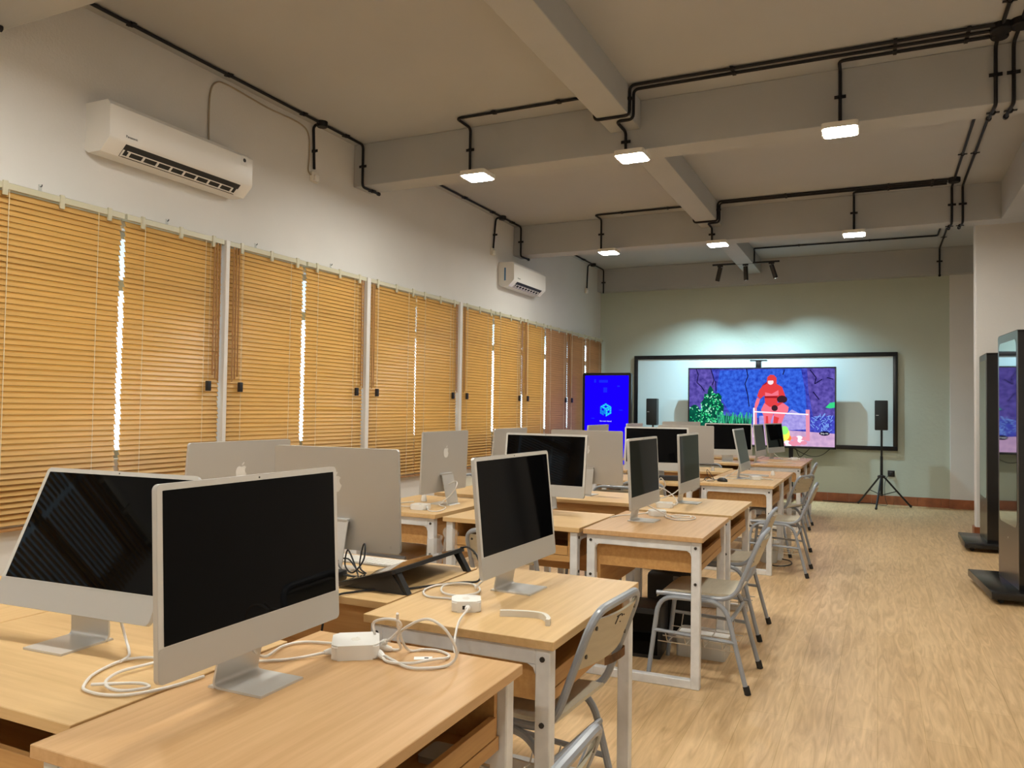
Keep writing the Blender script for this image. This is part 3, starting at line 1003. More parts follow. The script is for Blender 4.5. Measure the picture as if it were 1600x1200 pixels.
# ------------------------------------------------------------------ chairs (sitter looks along +Y)
def make_chair(strip=False):
    t = thing('school_chair', '', 'chair', (0, 0, 0), 0, 'grey school chairs')
    for s in (-1, 1):
        b = B()
        b.tube(fillet([(s * 0.205, 0.235, 0.0), (s * 0.190, 0.185, 0.412), (s * 0.190, -0.135, 0.412), (s * 0.212, -0.245, 0.0)], 0.085, 7), 0.0115, 10)
        fr = b.build('side_frame', 'grey_steel', t)
        b = B()
        b.tube([(s * 0.199, 0.214, 0.245), (s * 0.203, -0.185, 0.230)], 0.009, 8)
        b.build('side_rail', 'grey_steel', fr)
        b = B()
        b.cyl((s * 0.2125, -0.248, 0.0), (s * 0.2105, -0.238, 0.038), 0.0155, 12)
        b.build('foot_cap', 'rubber', fr)
    B().tube([(-0.19, 0.10, 0.405), (0.19, 0.10, 0.405)], 0.009, 8).build('cross_bar', 'grey_steel', t)
    B().tube([(-0.197, -0.163, 0.33), (0.197, -0.163, 0.33)], 0.010, 8).build('cross_bar', 'grey_steel', t)
    b = B()
    a = [(0.176, 0.20, 0.424), (0.176, -0.175, 0.424), (0.178, -0.300, 0.736)]
    side = fillet(a + [(-0.178, -0.300, 0.736), (-0.176, -0.175, 0.424), (-0.176, 0.20, 0.424)], 0.075, 7)
    b.tube(side, 0.0115, 10)
    b.build('back_frame', 'grey_steel', t)
    b = B()
    yy = [(-0.185 + 0.385 * k / 9) for k in range(10)]
    top, bot = [], []
    for y in yy:
        dz = -0.035 * max(0, (y - 0.13) / 0.07) ** 2 + 0.006 * max(0, (-0.10 - y) / 0.085)
        top.append((y, 0.446 + dz))
        bot.append((y, 0.436 + dz))
    b.prism(top + bot[::-1], -0.175, 0.175, 'YZX')
    b.build('seat', 'ply', t)
    b = B()
    n = 10
    def P(u, z, off):
        y = -0.175 - (z - 0.424) / 0.312 * 0.125
        return (u, y - 0.022 * (1 - (u / 0.165) ** 2) + off, z)
    rows = []
    for z in (0.582, 0.592, 0.650, 0.704, 0.714):
        w2 = 0.168 if z < 0.71 and z > 0.588 else 0.155
        rows.append([(P(w2 * (2 * k / n - 1), z, 0.005), P(w2 * (2 * k / n - 1), z, -0.004)) for k in range(n + 1)])
    g = [[(b.v(p), b.v(q)) for p, q in r_] for r_ in rows]
    for i in range(len(g) - 1):
        for k in range(n):
            b.f([g[i][k][0], g[i][k + 1][0], g[i + 1][k + 1][0], g[i + 1][k][0]])
            b.f([g[i][k][1], g[i + 1][k][1], g[i + 1][k + 1][1], g[i][k + 1][1]])
    m = len(g) - 1
    for k in range(n):
        b.f([g[0][k][0], g[0][k][1], g[0][k + 1][1], g[0][k + 1][0]])
        b.f([g[m][k][0], g[m][k + 1][0], g[m][k + 1][1], g[m][k][1]])
    for i in range(m):
        b.f([g[i][0][0], g[i + 1][0][0], g[i + 1][0][1], g[i][0][1]])
        b.f([g[i][n][0], g[i][n][1], g[i + 1][n][1], g[i + 1][n][0]])
    br = b.build('backrest', 'ply', t)
    b = B()
    for u in (-0.145, 0.145):
        for z in (0.615, 0.690):
            p = Vector(P(u, z, -0.004))
            b.cyl(p, p + Vector((0, -0.003, 0)), 0.006, 8)
    b.build('rivet', 'screw', br)
    b = B()
    for y in (0.15, 0.06, -0.03, -0.12):
        b.tube([(-0.197, y, 0.235), (-0.15, y, 0.175), (0.15, y, 0.175), (0.197, y, 0.235)], 0.0028, 6)
    for x in (-0.15, -0.05, 0.05, 0.15):
        b.tube([(x, 0.20, 0.178), (x, -0.17, 0.172)], 0.0028, 6)
    b.build('wire_basket', 'wire', t)
    return t
ch = make_chair()
CH = [
    (-0.800, 4.055, 90, 'grey school chair at the third aisle desk with its wire basket in full view'),
    (-0.792, 1.285, 90, 'chair cut off by the bottom edge of the photo, only its back showing'),
    (-0.968, 2.195, 86, 'chair pushed under the second aisle desk with a brown strap at its back'),
    (-0.865, 4.965, 90, 'chair just behind the one with the full view of its basket'),
    (-0.757, 6.930, 90, 'chair pulled out into the aisle with black caps on its rear feet'),
    (-0.880, 7.860, 70, 'chair turned to show its back, behind the pulled-out one'),
    (-0.940, 9.640, 90, 'farthest aisle chair in front of the terracotta skirting'),
    (-1.655, 3.700, 0, 'chair half hidden by the second aisle desk\'s computer'),
    (-1.815, 5.480, 180, 'chair whose rounded tube shows under the computer with the white stand'),
    (-1.730, 6.520, 0, 'chair whose curved back shows between the two slim angled computers'),
    (-1.750, 8.600, 180, 'chair whose tube back shows left of the thin side-on computer'),
    (-2.760, 4.180, -90, 'chair whose grey seat shows through the left desk\'s white frame'),
    (-2.990, 6.030, -92, 'chair whose back edge shows beside the computer with the white cable'),
]
for i, (x, y, rz, lab) in enumerate(CH):
    if i == 0:
        ch.location, ch.rotation_euler, ch['label'] = (x, y, 0), (0, 0, R(rz)), lab
    else:
        c = dup(ch, (x, y, 0), rz, lab)
        if i == 1:
            c.location.x += 0.012
        if i == 2:
            c.scale = (1, 1, 1.075)
            # brown strap across the lower back and a scribble on the backrest
            b = B()
            pts = [(0.176, -0.205, 0.548), (0.196, -0.222, 0.548), (0.190, -0.246, 0.549), (0.14, -0.249, 0.549), (0.085, -0.245, 0.550), (0.045, -0.238, 0.552)]
            sp = spline(pts, 6)
            for p, q in zip(sp, sp[1:]):
                b.quad((p.x, p.y, p.z - 0.012), (q.x, q.y, q.z - 0.012), (q.x, q.y, q.z + 0.012), (p.x, p.y, p.z + 0.012))
            bmesh.ops.solidify(b.bm, geom=b.bm.faces[:], thickness=0.003)
            b.build('brown_strap', 'brown_strip', c)
            b = B()
            for k, (u, z, du, dz) in enumerate(((-0.045, 0.702, 0.03, 0.002), (-0.035, 0.702, -0.004, -0.022), (-0.008, 0.696, 0.003, 0.005), (0.008, 0.698, 0.003, -0.003), (-0.006, 0.680, 0.003, 0.0))):
                y0 = -0.175 - (z - 0.424) / 0.312 * 0.125 - 0.022 * (1 - (u / 0.165) ** 2) - 0.0048
                y1 = -0.175 - (z + dz - 0.424) / 0.312 * 0.125 - 0.022 * (1 - ((u + du) / 0.165) ** 2) - 0.0048
                b.tube([(u, y0, z), (u + du, y1, z + dz)], 0.0016, 5)
            b.build('pen_scribble', 'black_plastic', c)

# ------------------------------------------------------------------ white power adapters with their leads
def adapter(label, x, y, rz, cords, s=0.098, hz=0.030, lan=False):
    t = thing('power_adapter', label, 'adapter', (x, y, DT), rz, 'white power adapters on the desks')
    b = B()
    t2 = bmesh.new()
    b.prism(rrect(s, s, 0.016, 5), 0.0, hz)
    bmesh.ops.bevel(b.bm, geom=[e for e in b.bm.edges if abs(e.verts[0].co.z - e.verts[1].co.z) < 1e-6], offset=0.004, segments=2, affect='EDGES')
    t2.free()
    b.build('adapter_body', 'white_plastic', t)
    inv = (Matrix.Translation((x, y, DT)) @ Matrix.Rotation(R(rz), 4, 'Z')).inverted()
    for k, pts in enumerate(cords):
        b = B()
        b.tube([inv @ p for p in spline(pts, 6)], 0.0034, 7)
        c = b.build('cord', 'cable_white', t)
        p0, p1 = inv @ Vector(pts[0]), inv @ Vector(pts[1])
        d = (p1 - p0).normalized()
        b = B()
        b.tube([p0 - d * 0.004, p0 + d * 0.012, p0 + d * 0.026], [0.0085, 0.0085, 0.0055], 10)
        b.build('cord_plug', 'white_plastic', c)
    b = B()
    b.prism([(px * 0.03, py * 0.03) for px, py in APPLE], hz - 0.0001, hz + 0.0003)
    b.prism([(px * 0.03, py * 0.03) for px, py in LEAF], hz - 0.0001, hz + 0.0003)
    b.build('logo', 'offwhite', t, smooth=0)
    if lan:
        B().box((-0.012, -s / 2 - 0.0005, 0.009), (0.004, -s / 2 + 0.001, 0.020)).build('network_port', 'black_plastic', t)
    return t
adapter('large white adapter beside the nearest computer with looping cords', -1.163, 1.600, 35, [
    [(-1.115, 1.640, 0.738), (-1.085, 1.655, 0.73), (-1.055, 1.635, 0.745), (-1.050, 1.612, 0.78), (-1.008, 1.599, 0.815), (-0.960, 1.600, 0.835), (-0.920, 1.604, 0.82), (-0.900, 1.618, 0.785), (-0.897, 1.630, 0.75), (-0.910, 1.612, 0.731), (-0.94, 1.575, 0.731), (-0.985, 1.558, 0.731), (-1.045, 1.582, 0.733), (-1.105, 1.604, 0.738)],
    [(-1.120, 1.650, 0.742), (-1.075, 1.625, 0.77), (-1.027, 1.589, 0.81), (-1.025, 1.572, 0.83), (-1.061, 1.569, 0.83), (-1.102, 1.586, 0.812), (-1.138, 1.640, 0.775), (-1.15, 1.668, 0.745)],
    [(-1.092, 1.598, 0.737), (-1.05, 1.571, 0.731), (-0.99, 1.574, 0.735), (-0.955, 1.619, 0.736), (-0.939, 1.657, 0.731), (-0.949, 1.684, 0.73), (-0.985, 1.700, 0.73), (-1.020, 1.690, 0.731), (-1.050, 1.660, 0.734), (-1.040, 1.60, 0.80), (-1.018, 1.560, 0.85)],
    [(-1.215, 1.603, 0.741), (-1.26, 1.620, 0.732), (-1.325, 1.600, 0.731), (-1.345, 1.545, 0.732), (-1.300, 1.430, 0.745), (-1.262, 1.345, 0.800), (-1.250, 1.340, 0.835)],
    [(-1.200, 1.565, 0.737), (-1.255, 1.490, 0.731), (-1.31, 1.440, 0.731), (-1.352, 1.415, 0.731)],
], 0.114, 0.035)
adapter('white adapter on the second aisle desk by its front edge', -1.125, 2.100, 29, [
    [(-1.096, 2.055, 0.742), (-1.080, 2.02, 0.745), (-1.052, 1.92, 0.738), (-1.015, 1.83, 0.708), (-0.96, 1.74, 0.715), (-0.91, 1.66, 0.748)],
    [(-1.155, 2.148, 0.738), (-1.229, 2.172, 0.73), (-1.300, 2.165, 0.73), (-1.350, 2.225, 0.731), (-1.350, 2.31, 0.731), (-1.30, 2.355, 0.731), (-1.245, 2.375, 0.731), (-1.195, 2.325, 0.732), (-1.178, 2.262, 0.733), (-1.21, 2.205, 0.734), (-1.273, 2.215, 0.735), (-1.315, 2.29, 0.736), (-1.291, 2.345, 0.737), (-1.237, 2.355, 0.737), (-1.195, 2.30, 0.739), (-1.175, 2.28, 0.76), (-1.145, 2.36, 0.80), (-1.115, 2.405, 0.835)],
], 0.088, 0.032, True)
adapter('white adapter on the left desk under the computer with the white stand', -2.455, 3.990, 8, [
    [(-2.405, 3.985, 0.74), (-2.360, 3.930, 0.73), (-2.300, 3.935, 0.73), (-2.335, 4.08, 0.733), (-2.42, 4.15, 0.74), (-2.36, 4.17, 0.79), (-2.31, 4.16, 0.85), (-2.345, 4.22, 0.875), (-2.43, 4.27, 0.85)],
    [(-2.505, 3.995, 0.738), (-2.60, 4.02, 0.73), (-2.69, 4.10, 0.731), (-2.66, 4.24, 0.731)],
], 0.10, 0.03)
adapter('white adapter beside the coiled cord on the third aisle desk', -1.150, 4.455, 20, [
    [(-1.105, 4.45, 0.738), (-1.07, 4.36, 0.731), (-0.99, 4.29, 0.731), (-0.925, 4.36, 0.731), (-0.94, 4.47, 0.731), (-1.02, 4.50, 0.732), (-1.06, 4.42, 0.733), (-1.00, 4.33, 0.735), (-0.945, 4.38, 0.736), (-0.97, 4.45, 0.737), (-1.05, 4.38, 0.737), (-1.14, 4.25, 0.80), (-1.18, 4.205, 0.835)],
    [(-1.195, 4.46, 0.738), (-1.26, 4.40, 0.731), (-1.33, 4.30, 0.731), (-1.35, 4.2, 0.731)],
])
adapter('white adapter tangled with cords between the two slim angled computers', -1.205, 4.850, 12, [
    [(-1.16, 4.86, 0.738), (-1.14, 4.92, 0.75), (-1.20, 4.98, 0.80), (-1.27, 4.96, 0.835), (-1.30, 4.90, 0.80), (-1.24, 4.84, 0.78), (-1.18, 4.93, 0.80), (-1.15, 5.03, 0.83), (-1.145, 5.12, 0.84)],
    [(-1.25, 4.86, 0.738), (-1.31, 4.88, 0.78), (-1.28, 4.95, 0.86), (-1.25, 4.93, 0.90), (-1.23, 4.96, 0.85), (-1.29, 5.0, 0.80), (-1.31, 4.93, 0.76), (-1.24, 4.90, 0.74)],
])
adapter('white adapter lying right of the thin side-on computer', -0.985, 7.22, 30, [
    [(-1.03, 7.23, 0.738), (-1.10, 7.12, 0.731), (-1.18, 7.05, 0.74), (-1.24, 7.10, 0.732), (-1.20, 7.22, 0.76), (-1.11, 7.25, 0.83)],
    [(-0.94, 7.22, 0.738), (-0.88, 7.26, 0.731), (-0.83, 7.20, 0.731)],
], 0.09)
adapter('white adapter far back beside the farthest aisle computer', -0.95, 10.42, 10, [
    [(-0.90, 10.42, 0.738), (-0.85, 10.5, 0.76), (-0.81, 10.44, 0.74)],
    [(-1.0, 10.43, 0.738), (-1.10, 10.40, 0.731), (-1.20, 10.46, 0.80)],
], 0.08)
def cable(label, pts, r=0.0034, mat='cable_white', n=6, name='cable'):
    b = B()
    b.tube(spline(pts, n), r, 7)
    return tag(b.build(name, mat), label, 'cable')
cable('white cord looping on the desk under the tilted computer', [(-1.352, 1.300, 0.731), (-1.362, 1.23, 0.731), (-1.385, 1.172, 0.731), (-1.413, 1.140, 0.731), (-1.456, 1.124, 0.731), (-1.506, 1.126, 0.731), (-1.535, 1.146, 0.731), (-1.571, 1.190, 0.731), (-1.592, 1.240, 0.731), (-1.600, 1.290, 0.731), (-1.58, 1.325, 0.731), (-1.535, 1.335, 0.733), (-1.512, 1.300, 0.736), (-1.527, 1.230, 0.736), (-1.500, 1.172, 0.738), (-1.46, 1.145, 0.738), (-1.420, 1.150, 0.736), (-1.40, 1.195, 0.732), (-1.43, 1.20, 0.734), (-1.470, 1.160, 0.739), (-1.505, 1.140, 0.738)])
cable('white lead hanging from the tilted computer to the cord loops', [(-1.745, 1.375, 0.85), (-1.715, 1.372, 0.80), (-1.690, 1.372, 0.745), (-1.660, 1.356, 0.731), (-1.618, 1.322, 0.731), (-1.58, 1.27, 0.738)])
def plug(label, x, y, rz):
    t = thing('power_plug', label, 'plug', (x, y, DT), rz, 'white plugs lying on the desks')
    b = B()
    b.lathe([(0.020, 0.0), (0.021, 0.004), (0.016, 0.03), (0.011, 0.042)], 14)
    b.build('plug_body', 'white_plastic', t)
    b = B()
    for k in (-0.009, 0.009):
        b.cyl((k, 0, 0.041), (k, 0, 0.060), 0.0024, 8)
    b.build('pin', 'wire', t)
    return t
plug('white plug behind the nearest computer by the cord loops', -1.475, 1.395, 0)
plug('white plug standing on the left desk behind the white adapter', -2.64, 4.33, 20)
plug('white plug standing on the sixth aisle desk', -0.90, 7.78, 0)
plug('white plug beside the far computer back in the third cluster', -1.50, 7.98, 0)

# ------------------------------------------------------------------ things on the near desks
b = B()
out = [(-0.075, 0.0), (-0.03, 0.012), (0.02, 0.018), (0.055, 0.008), (0.078, -0.03), (0.082, -0.055)]
sp = spline([(x, y, 0) for x, y in out], 6)
L, Rr = [], []
for i, p in enumerate(sp):
    d = (sp[min(i + 1, len(sp) - 1)] - sp[max(i - 1, 0)]).normalized()
    nn = Vector((-d.y, d.x, 0)) * 0.006
    L.append((p.x + nn.x, p.y + nn.y))
    Rr.append((p.x - nn.x, p.y - nn.y))
b.prism(L + Rr[::-1], 0, 0.018)
o = tag(b.build('cable_bracket', 'offwhite'), 'curved off-white plastic piece on the second aisle desk', 'bracket')
o.location = (-0.925, 2.085, DT)
o.rotation_euler = (0, 0, R(8))
tg = thing('paper_tag', 'small white paper tag with a black mark inside the cord loop', 'tag', (-0.996, 1.643, DT), 30)
B().box((-0.022, -0.011, 0), (0.022, 0.011, 0.0006)).build('tag_sheet', 'paper', tg)
B().box((0.003, -0.005, 0.0006), (0.013, 0.004, 0.0009)).build('printed_mark', 'black_plastic', tg)
# keyboard
kb = thing('keyboard', 'white keyboard on the desk behind the black pen display', 'keyboard', (-1.805, 2.545, DT), 0)
B().box((-0.16, -0.057, 0.0), (0.16, 0.057, 0.007), 0.003).build('keyboard_base', 'silver', kb)
b = B()
for r_ in range(5):
    nk = 14 if r_ < 4 else 8
    for k in range(nk):
        wk = 0.31 / nk
        x0 = -0.155 + k * wk
        b.box((x0 + 0.0012, -0.052 + r_ * 0.021, 0.007), (x0 + wk - 0.0012, -0.052 + r_ * 0.021 + 0.0185, 0.0095))
b.build('keys', 'white_plastic', kb, smooth=0)
# pen display on folding legs, low edge to the left
pd = thing('pen_display', 'black pen display propped on folding legs on the desk', 'pen display', (-1.43, 2.375, DT), 0)
ang = R(16)
Mx = Matrix.Translation((0.02, 0, 0.077)) @ Matrix.Rotation(-ang, 4, 'Y')
b = B()
b.M = Mx
b.prism(rrect(0.235, 0.48, 0.012, 4, -0.1175, 0), -0.010, 0.004)
b.build('display_slab', 'black_satin', pd)
b = B()
b.M = Mx
b.prism(rrect(0.20, 0.42, 0.004, 2, -0.1175, 0), 0.004, 0.0046)
b.build('screen', 'screen_black', pd)
b = B()
b.M = Mx
b.box((-0.19, -0.16, -0.014), (-0.05, 0.16, -0.010), 0.002)
b.build('rear_cover', 'black_plastic', pd)
for s in (-1, 1):
    b = B()
    y = s * 0.205
    p = Mx @ Vector((-0.02, 0, -0.010))
    b.prism([(p.x - 0.010, p.z + 0.004), (p.x + 0.012, p.z + 0.008), (0.060, 0.0), (0.040, 0.0)], y - 0.013, y + 0.013, 'XZY')
    b.build('leg', 'black_satin', pd)
b = B()
b.prism([(-0.19, 0.004), (0.050, 0.0), (0.0, 0.064)], -0.222, -0.216, 'XZY')
b.build('stand_plate', 'black_plastic', pd)
cable('black lead curving off the pen display beside the second aisle computer', [(-1.42, 2.60, 0.806), (-1.38, 2.585, 0.812), (-1.31, 2.52, 0.800), (-1.262, 2.46, 0.76), (-1.258, 2.43, 0.731), (-1.30, 2.385, 0.731), (-1.36, 2.30, 0.731), (-1.42, 2.205, 0.731), (-1.50, 2.150, 0.731), (-1.535, 2.09, 0.732), (-1.56, 2.035, 0.728), (-1.585, 2.015, 0.68), (-1.60, 2.01, 0.55), (-1.61, 2.005, 0.30), (-1.63, 2.02, 0.012)], 0.0036, 'black_plastic')
br = thing('power_brick', 'black power brick with bundled cable beside the keyboard', 'power brick', (-1.735, 2.225, DT), 5)
B().box((-0.055, -0.028, 0), (0.055, 0.028, 0.034), 0.005).build('brick_body', 'black_plastic', br)
b = B()
b.tube(spline([(0.05, 0.0, 0.02), (0.09, 0.03, 0.012), (0.06, 0.08, 0.02), (0.02, 0.10, 0.075), (0.0, 0.11, 0.08), (0.0, 0.10, 0.03), (0.05, 0.07, 0.014), (0.08, 0.09, 0.055), (0.075, 0.11, 0.105), (0.06, 0.12, 0.10), (0.06, 0.10, 0.03), (0.11, 0.07, 0.01), (0.05, 0.04, 0.012), (-0.02, 0.08, 0.045), (0.0, 0.12, 0.05), (0.06, 0.10, 0.012), (0.13, 0.08, 0.01)], 6), 0.003, 6)
b.build('cable_bundle', 'black_plastic', br)
B().box((0.11, 0.066, 0.002), (0.155, 0.092, 0.018), 0.003).build('connector', 'black_plastic', br)
# things in the shelf of the nearest desk
b = B()
b.lathe([(0.0, 0.0), (0.028, 0.0), (0.031, 0.008), (0.026, 0.018), (0.012, 0.024), (0.0, 0.025)][1:5], 18)
o = tag(b.build('computer_mouse', 'clear_plastic'), 'pale rounded plastic piece in the shelf of the nearest desk, towards the viewer', 'mouse')
o.scale = (1.0, 1.9, 1.0)
o.location = (-0.87, 1.22, 0.5625)
o.rotation_euler = (0, 0, R(-12))
b = B()
b.prism(rrect(0.06, 0.085, 0.012), 0, 0.014)
o = tag(b.build('plastic_case', 'clear_plastic'), 'small clear case in the far end of the nearest desk\'s shelf', 'case')
o.location = (-0.88, 1.52, 0.5625)
# third aisle desk shelf
b = B()
b.prism(rrect(0.07, 0.05, 0.01), 0, 0.03)
o = tag(b.build('plastic_case', 'white_plastic'), 'small white plastic box in the shelf of the third aisle desk', 'case')
o.location = (-0.88, 3.93, 0.5625)
# mouse, bar
ms = thing('computer_mouse', 'black mouse with a coiled lead on the fifth aisle desk', 'mouse', (-1.205, 6.85, DT), 60)
b = B()
b.lathe([(0.029, 0.0), (0.031, 0.006), (0.028, 0.02), (0.017, 0.031), (0.006, 0.034)], 18)
for v in b.bm.verts:
    v.co.y *= 1.7
b.build('mouse_body', 'black_satin', ms)
b = B()
b.tube(spline([(0, 0.05, 0.012), (0.02, 0.10, 0.006), (-0.04, 0.14, 0.03), (-0.10, 0.10, 0.006), (-0.06, 0.04, 0.005), (-0.12, 0.0, 0.04), (-0.10, 0.08, 0.10), (-0.04, 0.12, 0.03), (0.04, 0.13, 0.008), (0.02, 0.18, 0.02), (-0.05, 0.16, 0.005)], 6), 0.0026, 6)
b.build('mouse_cord', 'black_plastic', ms)
pb = thing('sound_bar', 'black bar lying on the desk in the third cluster', 'bar', (-1.60, 6.70, DT), 10)
B().box((-0.16, -0.03, 0.0), (0.16, 0.03, 0.042), 0.008).build('bar_body', 'black_plastic', pb)
B().box((-0.15, -0.0305, 0.008), (0.15, -0.0295, 0.034)).build('front_strip', 'dark_metal', pb)
b = B()
b.prism(rrect(0.26, 0.09, 0.01), 0, 0.012)
o = tag(b.build('tray', 'clear_plastic'), 'flat pale tray lying on the sixth aisle desk', 'tray')
o.location = (-1.05, 7.62, DT)
cable('white cords crossing the far left of the fifth aisle desk', [(-1.33, 6.80, 0.731), (-1.28, 7.0, 0.731), (-1.20, 7.22, 0.76), (-1.26, 7.36, 0.731), (-1.16, 7.42, 0.731), (-1.02, 7.36, 0.731)])
cable('white cord lying across the seventh aisle desk', [(-1.33, 9.55, 0.731), (-1.22, 9.70, 0.735), (-1.10, 9.66, 0.731), (-0.96, 9.72, 0.731), (-0.86, 9.62, 0.731)])

# ------------------------------------------------------------------ things on the floor under the desks
pc = thing('computer_case', 'low black box with a dark front on the floor under the third aisle desk', 'case', (-1.215, 4.20, 0), 4)
B().box((-0.16, -0.05, 0.0), (0.16, 0.19, 0.265), 0.004).build('case_body', 'black_plastic', pc)
B().box((-0.145, -0.0515, 0.02), (0.145, -0.049, 0.235)).build('front_panel', 'screen_black', pc)
bg_ = thing('carry_bag', 'black padded bag on the floor behind the low black box', 'bag', (-1.09, 4.615, 0), 0)
b = B()
b.box((-0.15, -0.055, 0.0), (0.15, 0.055, 0.38), 0.03, 3)
b.build('bag_body', 'rubber', bg_)
b = B()
b.tube(spline([(-0.06, 0, 0.375), (-0.05, 0, 0.41), (0.05, 0, 0.41), (0.06, 0, 0.375)], 6), 0.008, 8)
b.build('bag_handle', 'rubber', bg_)
sb = thing('storage_box', 'clear plastic box on the floor under the chair with the basket in view', 'box', (-0.865, 4.375, 0), 0)
b = B()
b.prism(rrect(0.26, 0.20, 0.02), 0.0, 0.10)
b.build('box_body', 'clear_plastic', sb)
b = B()
b.prism(rrect(0.28, 0.22, 0.025), 0.10, 0.115)
b.build('box_lid', 'white_plastic', sb)
bk = thing('waste_bin', 'small grey bin on the floor under the fifth aisle desk', 'bin', (-0.875, 7.28, 0), 0)
B().lathe([(0.068, 0.0), (0.072, 0.004), (0.086, 0.175), (0.082, 0.175), (0.068, 0.012)], 22).build('bin_body', 'clear_plastic', bk)
B().lathe([(0.087, 0.168), (0.092, 0.170), (0.092, 0.180), (0.085, 0.181)], 22).build('bin_rim', 'white_plastic', bk)
def film_mat():
    m = bpy.data.materials.new('clear_film')
    m.use_nodes = True
    nt = m.node_tree
    b_ = nt.nodes['Principled BSDF']
    b_.inputs['Base Color'].default_value = (0.8, 0.8, 0.78, 1)
    b_.inputs['Roughness'].default_value = 0.15
    b_.inputs['Alpha'].default_value = 0.30
    MATS['film'] = m
film_mat()
rw = random.Random(11)
for (x, y), z0, z1, lab in (((-2.2775, 3.855), 0.36, 0.60, 'torn clear plastic film hanging on the left desk\'s white frame'), ((-2.1415, 3.812), 0.42, 0.66, 'torn clear plastic film round the leg of the desk facing the viewer')):
    b = B()
    rows = []
    for i in range(9):
        z = z0 + (z1 - z0) * i / 8
        rr = [b.v((0.036 * math.cos(a) * rw.uniform(0.95, 1.45), 0.036 * math.sin(a) * rw.uniform(0.95, 1.45), z + rw.uniform(-0.012, 0.012))) for a in [2 * math.pi * k / 12 for k in range(12)]]
        rows.append(rr)
    for p, q in zip(rows, rows[1:]):
        for k in range(12):
            b.f([p[k], p[(k + 1) % 12], q[(k + 1) % 12], q[k]])
    o = tag(b.build('plastic_film', 'film', smooth=0), lab, 'plastic film', 'plastic film on desk legs')
    o.location = (x, y, 0)
cable('black cable curled on the floor beside the small grey bin', [(-0.86, 7.16, 0.006), (-0.80, 7.10, 0.006), (-0.72, 7.14, 0.006), (-0.68, 7.26, 0.006), (-0.71, 7.40, 0.006), (-0.78, 7.45, 0.006)], 0.005, 'black_plastic')

# ------------------------------------------------------------------ end wall: whiteboard, television, loudspeakers
wb = thing('whiteboard', 'wide whiteboard in a black frame on the green wall', 'whiteboard', (-1.703, YB, 0.783), 0)
hw, hh = 1.966, 1.437
b = B()
for lo, hi in (((-hw, 0), (hw, 0.062)), ((-hw, hh - 0.062), (hw, hh)), ((-hw, 0.062), (-hw + 0.062, hh - 0.062)), ((hw - 0.062, 0.062), (hw, hh - 0.062))):
    b.box((lo[0], -0.055, lo[1]), (hi[0], -0.001, hi[1]), 0.003)
b.build('board_frame', 'black_satin', wb)
B().box((-hw + 0.05, -0.035, 0.05), (hw - 0.05, -0.012, hh - 0.05)).build('board_surface', 'whiteboard', wb, smooth=0)

YT = 12.32
tv = thing('television', 'wide television on a floor stand showing a red-robed figure by a fire', 'television', (-1.625, YT, 0), 0)
TW, T0, T1 = 1.078, 0.7886, 1.9947
B().box((-TW, 0.0, T0), (TW, 0.055, T1), 0.006).build('tv_cabinet', 'black_satin', tv)
b = B()
fw = 0.020
for lo, hi in (((-TW, T0), (TW, T0 + fw * 1.6)), ((-TW, T1 - fw), (TW, T1)), ((-TW, T0), (-TW + fw, T1)), ((TW - fw, T0), (TW, T1))):
    b.box((lo[0], -0.006, lo[1]), (hi[0], 0.002, hi[1]), 0.002)
b.build('tv_frame', 'black_satin', tv)
# picture: flat coloured shapes on the screen plane
PAL = []
def pal(name, rgb, st=0.9, to=None, ns=5.0):
    emat('tv_' + name, lin(rgb), st, lin(to) if to else None, ns)
    PAL.append('tv_' + name)
    return len(PAL) - 1
c_rock = pal('rock', (40, 44, 150), 0.95, (88, 96, 225), 16)
c_rockl = pal('rock_light', (34, 66, 190), 1.0, (66, 118, 245), 18)
c_purp = pal('rock_purple', (64, 54, 142), 0.9, (120, 104, 205), 14)
c_dark = pal('crack', (28, 24, 74), 0.8)
c_ground = pal('ground', (196, 160, 205), 0.95, (232, 190, 225), 12)
c_stone = pal('stone', (150, 140, 220), 1.0, (190, 178, 245), 18)
c_bush = pal('bush_dark', (8, 70, 60), 0.8, (18, 110, 84), 14)
c_leaf = pal('leaf', (60, 220, 140), 1.0)
c_leaf2 = pal('leaf_pale', (170, 250, 210), 1.0)
c_grass = pal('grass', (60, 150, 130), 0.9)
c_red = pal('robe', (232, 66, 70), 1.0)
c_red2 = pal('robe_pink', (250, 120, 140), 1.0)
c_red3 = pal('robe_dark', (170, 30, 40), 0.9)
c_face = pal('face', (255, 235, 240), 1.0)
c_brown = pal('brown', (70, 40, 50), 0.8)
c_post = pal('post', (240, 150, 175), 1.0)
c_white = pal('white', (255, 245, 255), 1.1)
c_fire = pal('fire', (235, 240, 90), 1.2)
c_fire2 = pal('flame', (250, 130, 60), 1.2)
c_green = pal('flame_green', (150, 250, 120), 1.1)
c_twig = pal('twig', (130, 170, 250), 1.0)
c_pill = pal('pill', (14, 14, 50), 0.7)
sw0, sw1, sh0, sh1 = -TW + fw, TW - fw, T0 + fw * 1.6, T1 - fw
pic = B()
lay = [0]
def shp(col, pts):
    lay[0] += 1
    pic.mi = col
    yy = -0.0005 - lay[0] * 0.000012
    pic.f([pic.v((sw0 + u * (sw1 - sw0), yy, sh1 - v_ * (sh1 - sh0))) for u, v_ in pts])
def ell(col, cx, cy, rx, ry, n=16):
    shp(col, [(cx + rx * math.cos(2 * math.pi * k / n), cy + ry * math.sin(2 * math.pi * k / n)) for k in range(n)])
